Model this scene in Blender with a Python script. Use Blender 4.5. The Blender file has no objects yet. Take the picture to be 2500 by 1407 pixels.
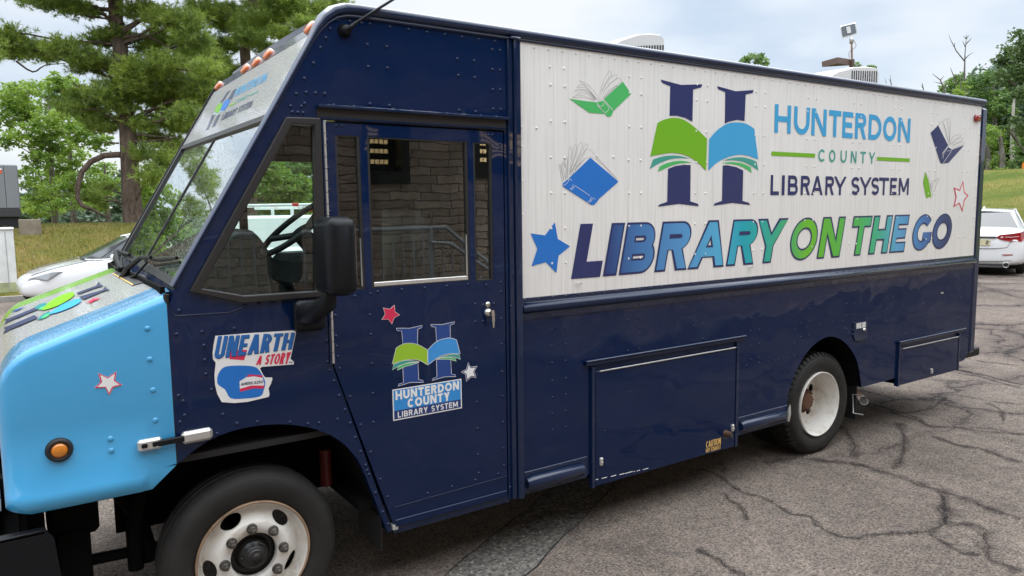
import bpy, bmesh, math, random
import numpy as np
from mathutils import Vector, Matrix
R_ = math.radians
SC = bpy.context.scene
COL = SC.collection

# ------------------------------------------------------------------ camera
# solved from the truck's own geometry: side plane is Y=0, X runs rearward, Z up, ground Z=0
CF, CPIT, CROLL, CYAW, CD, CH = 1810.69, 0.107695, -0.0121709, 0.973930, 3.428450, 2.039682
_fw = np.array([math.cos(CYAW)*math.cos(CPIT), math.sin(CYAW)*math.cos(CPIT), -math.sin(CPIT)])
_r0 = np.array([math.sin(CYAW), -math.cos(CYAW), 0.])
_u0 = np.cross(_r0, _fw)
_rt = math.cos(CROLL)*_r0+math.sin(CROLL)*_u0
_up = -math.sin(CROLL)*_r0+math.cos(CROLL)*_u0
_cp = np.array([0., -CD, CH])
cam = bpy.data.cameras.new('camera'); camo = bpy.data.objects.new('camera', cam); COL.objects.link(camo)
camo.matrix_world = Matrix([[_rt[0], _up[0], -_fw[0], _cp[0]], [_rt[1], _up[1], -_fw[1], _cp[1]], [_rt[2], _up[2], -_fw[2], _cp[2]], [0, 0, 0, 1]])
cam.sensor_width = 36.; cam.lens = CF*36./2500.
cam.clip_start = .05; cam.clip_end = 2000
SC.camera = camo
def ray(u, v): return _fw+(u-1250)/CF*_rt-(v-703.5)/CF*_up
def S(u, v, Y=0.):                     # measure a photo point on the upright plane at depth Y
    d = ray(u, v); t = (Y-_cp[1])/d[1]; q = _cp+t*d
    return (q[0], q[2])
def PP(u, v, p0, n):                   # ... on any plane
    d = ray(u, v); n = np.array(n); t = ((np.array(p0)-_cp)@n)/(d@n); return _cp+t*d
def GP(u, v, z=0.): return PP(u, v, (0, 0, z), (0, 0, 1))

# ------------------------------------------------------------------ world, sun, exposure
SUN_EL, SUN_AZ = 58., 42.            # azimuth measured from +X counter-clockwise
w = bpy.data.worlds.new('World'); SC.world = w; w.use_nodes = True
nt = w.node_tree; nt.nodes.clear()
def N(t, typ, **k):
    n = t.nodes.new(typ)
    for a, b in k.items():
        if a.startswith('i_'): n.inputs[int(a[2:])].default_value = b
        else: setattr(n, a, b)
    return n
out = N(nt, 'ShaderNodeOutputWorld'); bg = N(nt, 'ShaderNodeBackground'); bg.inputs[1].default_value = .1
nt.links.new(bg.outputs[0], out.inputs[0])
sky = N(nt, 'ShaderNodeTexSky', sky_type='NISHITA', sun_disc=False)
sky.sun_elevation = R_(SUN_EL); sky.sun_rotation = R_(90-SUN_AZ)
tc = N(nt, 'ShaderNodeTexCoord'); sep = N(nt, 'ShaderNodeSeparateXYZ'); nt.links.new(tc.outputs['Generated'], sep.inputs[0])
mp = N(nt, 'ShaderNodeMapping'); mp.inputs['Scale'].default_value = (1, 1, 2.6); mp.inputs['Location'].default_value = (.35, .1, .2)
nt.links.new(tc.outputs['Generated'], mp.inputs[0])
n1 = N(nt, 'ShaderNodeTexNoise'); n1.inputs['Scale'].default_value = 2.4; n1.inputs['Detail'].default_value = 6; n1.inputs['Roughness'].default_value = .5
nt.links.new(mp.outputs[0], n1.inputs['Vector'])
cr = N(nt, 'ShaderNodeValToRGB'); e = cr.color_ramp.elements
e[0].position = .36; e[0].color = (5.6, 6.6, 7.9, 1); e[1].position = .60; e[1].color = (8.9, 9.1, 9.3, 1)
x = e.new(.47); x.color = (7.5, 8.1, 8.8, 1)
nt.links.new(n1.outputs[0], cr.inputs[0])
zr = N(nt, 'ShaderNodeMapRange'); zr.inputs[1].default_value = .28; zr.inputs[2].default_value = .9; zr.inputs[3].default_value = .50; zr.inputs[4].default_value = 2.3
nt.links.new(sep.outputs[2], zr.inputs[0])
mu = N(nt, 'ShaderNodeVectorMath', operation='SCALE'); nt.links.new(cr.outputs[0], mu.inputs[0]); nt.links.new(zr.outputs[0], mu.inputs['Scale'])
mx = N(nt, 'ShaderNodeMix', data_type='RGBA'); mx.inputs[0].default_value = .9
nt.links.new(sky.outputs[0], mx.inputs[6]); nt.links.new(mu.outputs[0], mx.inputs[7]); nt.links.new(mx.outputs[2], bg.inputs[0])
sl = bpy.data.lights.new('sun', 'SUN'); sl.energy = .9; sl.angle = R_(70); sl.color = (1, .96, .9)
so = bpy.data.objects.new('sun', sl); COL.objects.link(so)
sd = Vector((math.cos(R_(SUN_EL))*math.cos(R_(SUN_AZ)), math.cos(R_(SUN_EL))*math.sin(R_(SUN_AZ)), math.sin(R_(SUN_EL))))
so.rotation_euler = sd.to_track_quat('Z', 'Y').to_euler(); so.location = sd*40
SC.view_settings.view_transform = 'Standard'; SC.view_settings.look = 'None'; SC.view_settings.gamma = 1; SC.view_settings.exposure = 1.08
SC.cycles.max_bounces = 7; SC.cycles.transparent_max_bounces = 16; SC.cycles.use_denoising = True
SC.cycles.sample_clamp_indirect = 6

# ------------------------------------------------------------------ materials
def newmat(name):
    m = bpy.data.materials.new(name); m.use_nodes = True
    t = m.node_tree; b = t.nodes['Principled BSDF']
    return m, t, b
def noise(t, scale, detail=4, rough=.5, coord='Object', mscale=None, dist=0.):
    c = N(t, 'ShaderNodeNewGeometry') if coord == 'World' else N(t, 'ShaderNodeTexCoord')
    o = c.outputs['Position'] if coord == 'World' else c.outputs[coord]
    if mscale:
        mpn = N(t, 'ShaderNodeMapping'); mpn.inputs['Scale'].default_value = mscale
        t.links.new(o, mpn.inputs[0]); o = mpn.outputs[0]
    n = N(t, 'ShaderNodeTexNoise'); n.inputs['Scale'].default_value = scale; n.inputs['Detail'].default_value = detail; n.inputs['Roughness'].default_value = rough
    n.inputs['Distortion'].default_value = dist
    t.links.new(o, n.inputs['Vector']); return n.outputs[0]
def ramp(t, src, stops):
    r = N(t, 'ShaderNodeValToRGB'); e = r.color_ramp.elements
    while len(e) < len(stops): e.new(.5)
    for k, (p, c) in enumerate(stops): e[k].position = p; e[k].color = (*c, 1) if len(c) == 3 else c
    t.links.new(src, r.inputs[0]); return r.outputs[0]
def bump(t, b, src, strength=.3, dist=.01, prev=None):
    n = N(t, 'ShaderNodeBump'); n.inputs['Strength'].default_value = strength; n.inputs['Distance'].default_value = dist
    t.links.new(src, n.inputs['Height'])
    if prev is not None: t.links.new(prev, n.inputs['Normal'])
    t.links.new(n.outputs[0], b.inputs['Normal']); return n.outputs[0]
def paint(name, col, rough=.4, metal=0., coat=0., var=.0, wavy=0., wscale=1.6, spec=.5, grain=0., gscale=80):
    m, t, b = newmat(name)
    b.inputs['Base Color'].default_value = (*col, 1); b.inputs['Roughness'].default_value = rough; b.inputs['Metallic'].default_value = metal
    b.inputs['Coat Weight'].default_value = coat; b.inputs['Coat Roughness'].default_value = .04
    b.inputs['Specular IOR Level'].default_value = spec
    if var:
        n = noise(t, 3.5, 6, .6, 'World')
        c = ramp(t, n, [(.3, tuple(k*(1-var) for k in col)), (.7, tuple(min(1, k*(1+var)) for k in col))])
        t.links.new(c, b.inputs['Base Color'])
    pn = None
    if wavy:
        n = noise(t, wscale, 2, .4, 'World'); pn = bump(t, b, n, 1., wavy)
        if coat: t.links.new(pn, b.inputs['Coat Normal'])
    if grain: bump(t, b, noise(t, gscale, 3, .6, 'World'), 1., grain, pn)
    return m
NAVYC = (.0004, .0112, .053)
M = {}
M['navy'] = paint('navy_paint', NAVYC, .5, coat=.72, wavy=.014, wscale=2.1, spec=.05)
M['navy_trim'] = paint('navy_trim', (.0025, .0135, .050), .4, coat=1., wavy=.001, wscale=9, spec=.1)
M['sky_paint'] = paint('sky_blue_paint', (.045, .33, .62), .3, coat=.8, wavy=.002, wscale=3)
M['black'] = paint('black_rubber', (.012, .012, .013), .55, grain=.0008)
M['gasket'] = paint('black_gasket', (.018, .017, .017), .45)
M['plastic'] = paint('black_plastic', (.007, .008, .010), .38, grain=.0004, gscale=140, spec=.2)
M['under'] = paint('chassis_black', (.006, .006, .006), .9, spec=.08, grain=.003, gscale=30)
M['chrome'] = paint('chrome', (.65, .64, .60), .22, metal=1.)
M['alu'] = paint('aluminium', (.55, .54, .52), .4, metal=.6, var=.1)
M['cab'] = paint('cab_dark', (.016, .016, .017), .8)
M['cabgrey'] = paint('cab_grey', (.10, .105, .105), .6)
M['vinyl'] = paint('seat_vinyl', (.02, .02, .022), .5)
def rimmat():
    m, t, b = newmat('rim_white')
    a = noise(t, 9, 6, .7, 'World'); c1 = ramp(t, a, [(.30, (.50, .44, .36)), (.46, (.70, .68, .63)), (.7, (.76, .75, .72))])
    r = noise(t, 26, 5, .65, 'World'); k = ramp(t, r, [(.69, (0, 0, 0)), (.78, (1, 1, 1))])
    x = N(t, 'ShaderNodeMix', data_type='RGBA'); t.links.new(k, x.inputs[0]); t.links.new(c1, x.inputs[6]); x.inputs[7].default_value = (.19, .085, .035, 1)
    t.links.new(x.outputs[2], b.inputs['Base Color']); b.inputs['Roughness'].default_value = .42; return m
M['rim'] = rimmat()
M['rust'] = paint('rusty_steel', (.10, .05, .03), .8, var=.6, grain=.004, gscale=60)
M['rust_edge'] = paint('rusty_rim_edge', (.33, .22, .14), .6, var=.5)
M['lug'] = paint('lug_steel', (.10, .09, .08), .5, metal=.5, var=.3)
def tyremat():
    m, t, b = newmat('tyre_rubber')
    n = noise(t, 7, 6, .65, 'World'); t.links.new(ramp(t, n, [(.3, (.008, .008, .008)), (.75, (.024, .0225, .021))]), b.inputs['Base Color'])
    b.inputs['Roughness'].default_value = .7; bump(t, b, noise(t, 60, 3, .6, 'World'), .5, .002); return m
M['tyre'] = tyremat()
def whitepanel():
    m, t, b = newmat('white_reflective_sheet')
    n = noise(t, 1, 5, .75, 'World', (55, .01, 1.1)); c = ramp(t, n, [(.30, (.66, .64, .60)), (.47, (.80, .785, .75)), (.58, (.84, .825, .79))])
    n2 = noise(t, .9, 3, .5, 'World'); c2 = ramp(t, n2, [(.3, (.93, .93, .94)), (.7, (1, 1, 1))])
    x = N(t, 'ShaderNodeMix', data_type='RGBA', blend_type='MULTIPLY'); x.inputs[0].default_value = 1; t.links.new(c, x.inputs[6]); t.links.new(c2, x.inputs[7])
    t.links.new(x.outputs[2], b.inputs['Base Color']); b.inputs['Roughness'].default_value = .34
    bump(t, b, n, .35, .004); return m
M['white'] = whitepanel()
def decal(name, col, rough=.35):
    return paint('vinyl_'+name, col, rough, coat=.3)
def hexc(r, g, b):
    f = lambda c: (c/255/12.92 if c/255 <= .04045 else ((c/255+.055)/1.055)**2.4)
    return (f(r), f(g), f(b))
D = dict(navy=decal('navy', hexc(33, 44, 98)), sky=decal('sky', hexc(58, 163, 214)), green=decal('green', hexc(112, 178, 22)), teal=decal('teal', hexc(62, 158, 142)),
         leaf=decal('leaf', hexc(74, 184, 100)), blue=decal('blue', hexc(20, 112, 198)), red=decal('red', hexc(214, 40, 82)), white=decal('white', (.82, .82, .82)),
         ink=decal('ink', hexc(50, 48, 50)), royal=decal('royal', hexc(28, 66, 136)), sign=decal('sign', hexc(44, 140, 212)), signnavy=decal('signnavy', hexc(22, 48, 110)),
         amber=decal('amber', hexc(240, 196, 110)), stick=decal('stick', hexc(24, 100, 172)), deep=decal('deep', hexc(20, 46, 92)), paleblue=decal('paleblue', hexc(190, 216, 240)),
         mute=decal('mute', hexc(60, 66, 92)))
def gradmat():
    m, t, b = newmat('vinyl_gradient')
    g = N(t, 'ShaderNodeNewGeometry'); s = N(t, 'ShaderNodeSeparateXYZ'); t.links.new(g.outputs['Position'], s.inputs[0])
    mr = N(t, 'ShaderNodeMapRange'); mr.inputs[1].default_value = 2.75; mr.inputs[2].default_value = 7.35; t.links.new(s.outputs[0], mr.inputs[0])
    q = lambda X: (X-2.75)/4.6
    st = [(q(2.9), hexc(32, 42, 100)), (q(3.06), hexc(42, 70, 128)), (q(3.3), hexc(66, 118, 176)), (q(3.7), hexc(84, 150, 202)), (q(4.05), hexc(84, 174, 214)), (q(4.3), hexc(22, 166, 182)), (q(4.6), hexc(48, 172, 150)),
          (q(4.85), hexc(74, 176, 104)), (q(5.05), hexc(112, 192, 44)), (q(5.35), hexc(96, 184, 62)), (q(5.75), hexc(78, 184, 86)), (q(6.05), hexc(64, 180, 140)), (q(6.35), hexc(92, 166, 208)), (q(6.75), hexc(70, 122, 182)), (q(7.05), hexc(58, 80, 130)), (q(7.2), hexc(50, 62, 108))]
    t.links.new(ramp(t, mr.outputs[0], st), b.inputs['Base Color']); b.inputs['Roughness'].default_value = .35; return m
D['grad'] = gradmat()
def glass(name, tint, ior=1.6, rough=0., drops=0., gain=1.):
    m = bpy.data.materials.new(name); m.use_nodes = True; t = m.node_tree; t.nodes.clear()
    o = N(t, 'ShaderNodeOutputMaterial'); tr = N(t, 'ShaderNodeBsdfTransparent'); tr.inputs[0].default_value = (*tint, 1)
    gl = N(t, 'ShaderNodeBsdfGlossy'); gl.inputs['Roughness'].default_value = rough; gl.inputs['Color'].default_value = (.95, .98, .97, 1)
    fr = N(t, 'ShaderNodeFresnel'); fr.inputs['IOR'].default_value = ior; ms = N(t, 'ShaderNodeMixShader')
    gn_ = N(t, 'ShaderNodeMath', operation='MULTIPLY', use_clamp=True); gn_.inputs[1].default_value = gain; t.links.new(fr.outputs[0], gn_.inputs[0])
    t.links.new(gn_.outputs[0], ms.inputs[0]); t.links.new(tr.outputs[0], ms.inputs[1]); t.links.new(gl.outputs[0], ms.inputs[2]); t.links.new(ms.outputs[0], o.inputs[0])
    if drops:
        g = N(t, 'ShaderNodeNewGeometry'); v = N(t, 'ShaderNodeTexVoronoi'); v.inputs['Scale'].default_value = 75; t.links.new(g.outputs['Position'], v.inputs['Vector'])
        k = ramp(t, v.outputs['Distance'], [(.12, (1, 1, 1)), (.34, (0, 0, 0))])
        bn = N(t, 'ShaderNodeBump'); bn.inputs['Strength'].default_value = drops; bn.inputs['Distance'].default_value = .006
        t.links.new(k, bn.inputs['Height']); t.links.new(bn.outputs[0], gl.inputs['Normal'])
    return m
M['glass'] = glass('window_glass', (.80, .90, .85), 1.66)
M['wsglass'] = glass('windshield_glass', (.50, .64, .60), 1.5, .0, .07, 2.3)
M['carglass'] = paint('car_glass', (.035, .038, .042), .06, spec=.6)
def wet(name, col, sc=95, str_=.6, rough=.28):
    m, t, b = newmat(name); b.inputs['Base Color'].default_value = (*col, 1); b.inputs['Roughness'].default_value = rough; b.inputs['Coat Weight'].default_value = .5
    g = N(t, 'ShaderNodeNewGeometry')
    n = N(t, 'ShaderNodeTexNoise'); n.inputs['Scale'].default_value = sc*1.1; n.inputs['Detail'].default_value = 3; t.links.new(g.outputs['Position'], n.inputs['Vector'])
    v = N(t, 'ShaderNodeTexVoronoi'); v.inputs['Scale'].default_value = sc; t.links.new(g.outputs['Position'], v.inputs['Vector'])
    k = ramp(t, v.outputs['Distance'], [(.0, (1, 1, 1)), (.55, (0, 0, 0))])
    x = N(t, 'ShaderNodeMix', data_type='RGBA'); x.inputs[0].default_value = .4; t.links.new(k, x.inputs[6]); t.links.new(n.outputs[0], x.inputs[7])
    bump(t, b, x.outputs[2], str_, .011)
    c_ = ramp(t, x.outputs[2], [(.25, tuple(q*.72 for q in col)), (.6, tuple(min(1, q*1.22) for q in col))]); t.links.new(c_, b.inputs['Base Color']); return m
M['wet_white'] = wet('wet_white', (.52, .515, .50), 85, 1.)
M['wet_sky'] = wet('wet_sky_blue', (.05, .27, .50), 80, 1.)
M['wet_green'] = wet('wet_green', (.24, .55, .03), 80, 1.)
M['banner'] = wet('wet_banner', (.46, .455, .445), 110, .6, .30)
M['wet_navy'] = wet('wet_navy', (.02, .03, .07), 90, .7)
M['ac'] = paint('cream_plastic', (.72, .70, .66), .5)
M['slot'] = paint('opening_shade_and_trim', (.05, .05, .05), .8)  # flat dark colour: painted shade inside openings, also black trim and lettering
M['amberlens'] = paint('amber_lens', (.75, .17, .03), .18, coat=1.)
M['amberdeep'] = paint('amber_deep_lens', (.62, .20, .01), .15, coat=1.)
M['redlens'] = paint('red_lens', (.30, .008, .012), .15, coat=1.)
M['caulk'] = paint('old_caulk', (.45, .45, .42), .7, var=.4)

# ------------------------------------------------------------------ mesh builder
def fill2d(loops):
    bm = bmesh.new(); idx = 0
    for l in loops:
        vs = []
        for p in l:
            v = bm.verts.new((p[0], p[1], 0)); vs.append(v)
        for i in range(len(vs)): bm.edges.new((vs[i], vs[(i+1) % len(vs)]))
    bm.verts.index_update()
    bmesh.ops.triangle_fill(bm, edges=bm.edges[:], use_beauty=True, use_dissolve=False, normal=(0, 0, 1))
    bm.verts.index_update()
    r = [[v.index for v in f.verts] for f in bm.faces]; bm.free(); return r
def tessellate_polygon(loops): return fill2d([[(p[0], p[1]) for p in l] for l in loops])
class MB:
    def __init__(s): s.v = []; s.f = []; s.m = []; s.sm = []
    def add(s, vs, fs, m=0, sm=False):
        o = len(s.v); s.v += [tuple(map(float, q)) for q in vs]
        for f in fs: s.f.append([i+o for i in f]); s.m.append(m); s.sm.append(sm)
    def box(s, x0, x1, y0, y1, z0, z1, m=0):
        vs = [(x, y, z) for x in (x0, x1) for y in (y0, y1) for z in (z0, z1)]
        s.add(vs, [(0, 1, 3, 2), (4, 6, 7, 5), (0, 4, 5, 1), (2, 3, 7, 6), (0, 2, 6, 4), (1, 5, 7, 3)], m)
    def cbox(s, x0, x1, y0, y1, z0, z1, c=.01, m=0, sm=False, mat4=None):
        bm = bmesh.new(); pts = []
        for x, sx in ((x0, 1), (x1, -1)):
            for y, sy in ((y0, 1), (y1, -1)):
                for z, sz in ((z0, 1), (z1, -1)):
                    pts += [(x+sx*c, y+sy*c, z), (x+sx*c, y, z+sz*c), (x, y+sy*c, z+sz*c)]
                    k = c*.42; pts += [(x+sx*k, y+sy*k, z+sz*k)] if sm else []
        s.hull(pts, m, sm, mat4)
    def hull(s, pts, m=0, sm=False, mat4=None):
        bm = bmesh.new(); vs = [bm.verts.new(p) for p in pts]
        r = bmesh.ops.convex_hull(bm, input=vs)
        bmesh.ops.delete(bm, geom=[g for g in r['geom_interior'] if isinstance(g, bmesh.types.BMVert)], context='VERTS')
        bmesh.ops.dissolve_limit(bm, angle_limit=.02, verts=bm.verts[:], edges=bm.edges[:])
        if mat4 is not None: bm.transform(mat4)
        bm.verts.index_update()
        s.add([v.co[:] for v in bm.verts], [[v.index for v in f.verts] for f in bm.faces], m, sm); bm.free()
    def tube(s, path, r, n=10, m=0, cap=True, sm=True):
        P = [Vector(p) for p in path]; k = len(P); rs = r if isinstance(r, (list, tuple)) else [r]*k
        T = [((P[min(i+1, k-1)]-P[max(i-1, 0)]).normalized()) for i in range(k)]
        up = Vector((0, 0, 1)) if abs(T[0].z) < .9 else Vector((1, 0, 0))
        u = T[0].cross(up).normalized(); vs = []
        for i in range(k):
            u = (u-T[i]*u.dot(T[i])).normalized(); w_ = T[i].cross(u)
            for j in range(n):
                a = 2*math.pi*j/n; vs.append(P[i]+(u*math.cos(a)+w_*math.sin(a))*rs[i])
        fs = [(i*n+j, i*n+(j+1) % n, (i+1)*n+(j+1) % n, (i+1)*n+j) for i in range(k-1) for j in range(n)]
        s.add(vs, fs, m, sm)
        if cap: s.add([vs[j] for j in range(n)], [list(range(n))[::-1]], m); s.add([vs[(k-1)*n+j] for j in range(n)], [list(range(n))], m)
    def lathe(s, prof, c, n=64, m=0, axis='Y', sm=True, mats=None):
        vs = []
        for r, h in prof:
            for j in range(n):
                a = 2*math.pi*j/n
                if axis == 'Y': vs.append((c[0]+r*math.cos(a), c[1]+h, c[2]+r*math.sin(a)))
                elif axis == 'Z': vs.append((c[0]+r*math.cos(a), c[1]+r*math.sin(a), c[2]+h))
                else: vs.append((c[0]+h, c[1]+r*math.cos(a), c[2]+r*math.sin(a)))
        for i in range(len(prof)-1):
            s.add([], [], 0)
        o = len(s.v); s.v += [tuple(map(float, q)) for q in vs]
        for i in range(len(prof)-1):
            for j in range(n):
                s.f.append([o+i*n+j, o+i*n+(j+1) % n, o+(i+1)*n+(j+1) % n, o+(i+1)*n+j]); s.m.append(mats[i] if mats else m); s.sm.append(sm)
    def plate(s, loops, y0, y1, m=0, fn=None, back=True):
        """polygon with holes in XZ, thick from y0 (front) to y1; fn maps (x,z,y)->point"""
        fn = fn or (lambda x, z, y: (x, y, z))
        pts = [p for l in loops for p in l]
        tri = tessellate_polygon([[Vector((p[0], p[1], 0)) for p in l] for l in loops])
        s.add([fn(p[0], p[1], y0) for p in pts], tri, m)
        if back:
            s.add([fn(p[0], p[1], y1) for p in pts], tri, m)
            o = 0
            for l in loops:
                k = len(l); vs = [fn(p[0], p[1], y0) for p in l]+[fn(p[0], p[1], y1) for p in l]
                s.add(vs, [(i, (i+1) % k, k+(i+1) % k, k+i) for i in range(k)], m); o += k
    def rivets(s, pts, y=0., r=.009, h=.005, m=0, n=8):
        for p in pts:
            vs = []; 
            for rr, hh in ((1, 0), (.8, .62), (.38, .95)):
                for j in range(n):
                    a = 2*math.pi*j/n; vs.append((p[0]+r*rr*math.cos(a), y-h*hh, p[1]+r*rr*math.sin(a)))
            vs.append((p[0], y-h, p[1]))
            fs = [(i*n+j, i*n+(j+1) % n, (i+1)*n+(j+1) % n, (i+1)*n+j) for i in range(2) for j in range(n)]+[(2*n+j, 2*n+(j+1) % n, 3*n) for j in range(n)]
            s.add(vs, fs, m, True)
    def build(s, name, mats, parent=None, bevel=0.):
        me = bpy.data.meshes.new(name); me.from_pydata(s.v, [], s.f)
        for q in (mats if isinstance(mats, (list, tuple)) else [mats]): me.materials.append(q)
        me.polygons.foreach_set('material_index', s.m); me.polygons.foreach_set('use_smooth', s.sm); me.update()
        bm = bmesh.new(); bm.from_mesh(me); bmesh.ops.remove_doubles(bm, verts=bm.verts[:], dist=1e-6) if bevel else None
        bmesh.ops.recalc_face_normals(bm, faces=bm.faces[:]); bm.to_mesh(me); bm.free()
        o = bpy.data.objects.new(name, me); COL.objects.link(o)
        if parent is not None: setp(o, parent)
        if bevel:
            b = o.modifiers.new('bevel', 'BEVEL'); b.width = bevel; b.segments = 2; b.limit_method = 'ANGLE'; b.angle_limit = R_(40)
        return o
WORLD = {}
def setp(o, parent):
    o.parent = parent; mw = WORLD.get(parent.name, Matrix.Identity(4)); o.matrix_parent_inverse = mw.inverted()
def tag(o, label=None, cat=None, group=None, kind=None):
    if label: o['label'] = label
    if cat: o['category'] = cat
    if group: o['group'] = group
    if kind: o['kind'] = kind
    return o
def thing(name, loc, label, cat, group=None):
    o = bpy.data.objects.new(name, None); COL.objects.link(o); o.location = loc; o.empty_display_size = .3
    WORLD[o.name] = Matrix.Translation(Vector(loc)); return tag(o, label, cat, group)
def one(name, mat, parent=None, bevel=0., **k):
    pass

# ------------------------------------------------------------------ lettering engine: strokes cut from flat vinyl
def arc(cx, cy, rx, ry, a0, a1, n=14):
    return [(cx+rx*math.cos(R_(a0+(a1-a0)*i/n)), cy+ry*math.sin(R_(a0+(a1-a0)*i/n))) for i in range(n+1)]
def band(cx, cy, rx, ry, t, a0, a1, n=14, ty=None):
    ty = ty or t
    return arc(cx, cy, rx, ry, a0, a1, n)+arc(cx, cy, max(rx-t, .001), max(ry-ty, .001), a1, a0, n)
def rect(x0, y0, x1, y1): return [(x0, y0), (x1, y0), (x1, y1), (x0, y1)]
def strip(path, t):
    out = []; P = [np.array(p) for p in path]; L = []; Rr = []
    for i in range(len(P)):
        d = P[min(i+1, len(P)-1)]-P[max(i-1, 0)]; d = d/np.linalg.norm(d); n = np.array([-d[1], d[0]])
        L.append(P[i]+n*t/2); Rr.append(P[i]-n*t/2)
    return [[tuple(L[i]), tuple(L[i+1]), tuple(Rr[i+1]), tuple(Rr[i])] for i in range(len(P)-1)]
def glyph(c, W, H, t):
    if c == 'H': return [rect(0, 0, t, H), rect(W-t, 0, W, H), rect(t, (H-t)/2, W-t, (H+t)/2)]
    if c == 'I': return [rect(0, 0, W, H)]
    if c == 'L': return [rect(0, 0, t, H), rect(t, 0, W, t)]
    if c == 'T': return [rect(0, H-t, W, H), rect((W-t)/2, 0, (W+t)/2, H-t)]
    if c in 'EF':
        g = [rect(0, 0, t, H), rect(t, H-t, W, H), rect(t, (H-t)/2, W-.12*W+.12*t, (H+t)/2)]
        return g+([rect(t, 0, W, t)] if c == 'E' else [])
    if c == 'N': return [rect(0, 0, t, H), rect(W-t, 0, W, H), [(t*.0, H), (t*1.12, H), (W, 0), (W-t*1.12, 0)]]
    if c == 'M': return [rect(0, 0, t, H), rect(W-t, 0, W, H), [(0, H), (t*1.15, H), (W/2+t*.55, H*.18), (W/2-t*.55, H*.18)], [(W, H), (W-t*1.15, H), (W/2-t*.55, H*.18), (W/2+t*.55, H*.18)]]
    if c == 'A':
        a = 1.08*t; yb = H*.22; k = lambda y: (W/2-a/2)*y/H+a*.8
        return [[(0, 0), (a, 0), (W/2+a/2, H), (W/2-a/2, H)], [(W, 0), (W-a, 0), (W/2-a/2, H), (W/2+a/2, H)], [(k(yb), yb), (W-k(yb), yb), (W-k(yb+t*.85), yb+t*.85), (k(yb+t*.85), yb+t*.85)]]
    if c == 'Y': return [[(0, H), (1.15*t, H), (W/2+t/2, H*.46), (W/2-t/2, H*.38)], [(W, H), (W-1.15*t, H), (W/2-t/2, H*.46), (W/2+t/2, H*.38)], rect((W-t)/2, 0, (W+t)/2, H*.44)]
    if c == 'X': return [[(0, 0), (1.2*t, 0), (W, H), (W-1.2*t, H)], [(W, 0), (W-1.2*t, 0), (0, H), (1.2*t, H)]]
    if c in 'O0': return [band(W/2, H/2, W/2, H/2, t, 90, 270, 20), band(W/2, H/2, W/2, H/2, t, -90, 90, 20)]
    if c == 'C': return [band(W/2, H/2, W/2, H/2, t, 42, 318, 30)]
    if c == 'G': return [band(W/2, H/2, W/2, H/2, t, 40, 360-16, 30), rect(W*.54, H/2-t*.95, W, H/2), rect(W-t*.98, H*.2, W-.002*W, H/2-t*.8)]
    if c == 'U':
        r = W/2; return [rect(0, r, t, H), rect(W-t, r, W, H), band(W/2, r, r, r, t, 180, 360, 20)]
    if c == 'D':
        rx = W*.62; return [rect(0, 0, t, H), rect(t, H-t, W-rx, H), rect(t, 0, W-rx, t), band(W-rx, H/2, rx, H/2, t, -90, 90, 20)]
    if c in 'RP':
        hb = H*.55+t*.1; r = hb/2; rx = min(W*.95-t, r*1.05); Wb = W*.97
        g = [rect(0, 0, t, H), rect(t, H-t, Wb-rx, H), rect(t, H-hb, Wb-rx, H-hb+t), band(Wb-rx, H-r, rx, r, t, -90, 90, 18)]
        return g+([[(W-1.12*t, 0), (W, 0), (W*.60+t*.35, H-hb+t*.4), (W*.60-t*.75, H-hb+t*.4)]] if c == 'R' else [])
    if c == 'B':
        h2 = H/2+t/2; r = h2/2; Wu = W*.93; rx = min(W*.8-t, r*1.0)
        return [rect(0, 0, t, H), rect(t, H-t, Wu-rx, H), rect(t, (H-t)/2, Wu-rx, (H+t)/2), band(Wu-rx, H-r, rx, r, t, -90, 90, 16), rect(t, 0, W-rx, t), band(W-rx, r, rx, r, t, -90, 90, 16), rect(Wu-rx, (H-t)/2, W-rx, (H+t)/2)]
    if c == 'S':
        a = W/2-t/2; b1 = H*.25-t*.25; cy1 = H-t/2-b1; cy2 = t/2+b1
        p = arc(W/2, cy1, a, b1, 25, 265, 16)+arc(W/2, cy2, a, b1, 80, -155, 16); return strip(p, t)
    if c == '2':
        a = W/2-t/2; b1 = H*.28-t*.2; p = arc(W/2, H-t/2-b1, a, b1, 165, -25, 12)+[(t*.9, t*.8)]; return strip(p, t)+[rect(0, 0, W, t)]
    if c == '5':
        a = W/2-t/2; b1 = H*.32-t/2; p = [(t*.6, H*.56)]+arc(W/2, t/2+b1, a, b1, 110, -150, 14); return strip(p, t)+[rect(t*.2, H-t, W*.92, H), rect(t*.2, H*.5, t*1.2, H-t)]
    return []
RW = dict(H=.74, U=.72, N=.76, T=.64, E=.60, F=.58, R=.68, D=.74, O=.84, C=.74, Y=.72, L=.56, I=None, B=.68, A=.80, S=.62, M=.92, G=.82, X=.76, P=.66)
RW.update({'2': .64, '5': .64, '0': .74, ' ': .36})
SEQ = [0]
def letter(mb, c, x0, W, H, t, fn, lay, m=0, shear=0., grow=0.):
    for k, poly in enumerate(glyph(c, W+2*grow, H+2*grow, t+2*grow)):
        pts = [(x0-grow+px+shear*(py-grow), py-grow) for px, py in poly]
        if len(pts) == 4: fs = [(0, 1, 2, 3)]
        else: fs = tessellate_polygon([[Vector((a, b, 0)) for a, b in pts]])
        SEQ[0] += 1
        mb.add([fn(a, b, lay+.00009*(SEQ[0] % 9)) for a, b in pts], fs, m)
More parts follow.
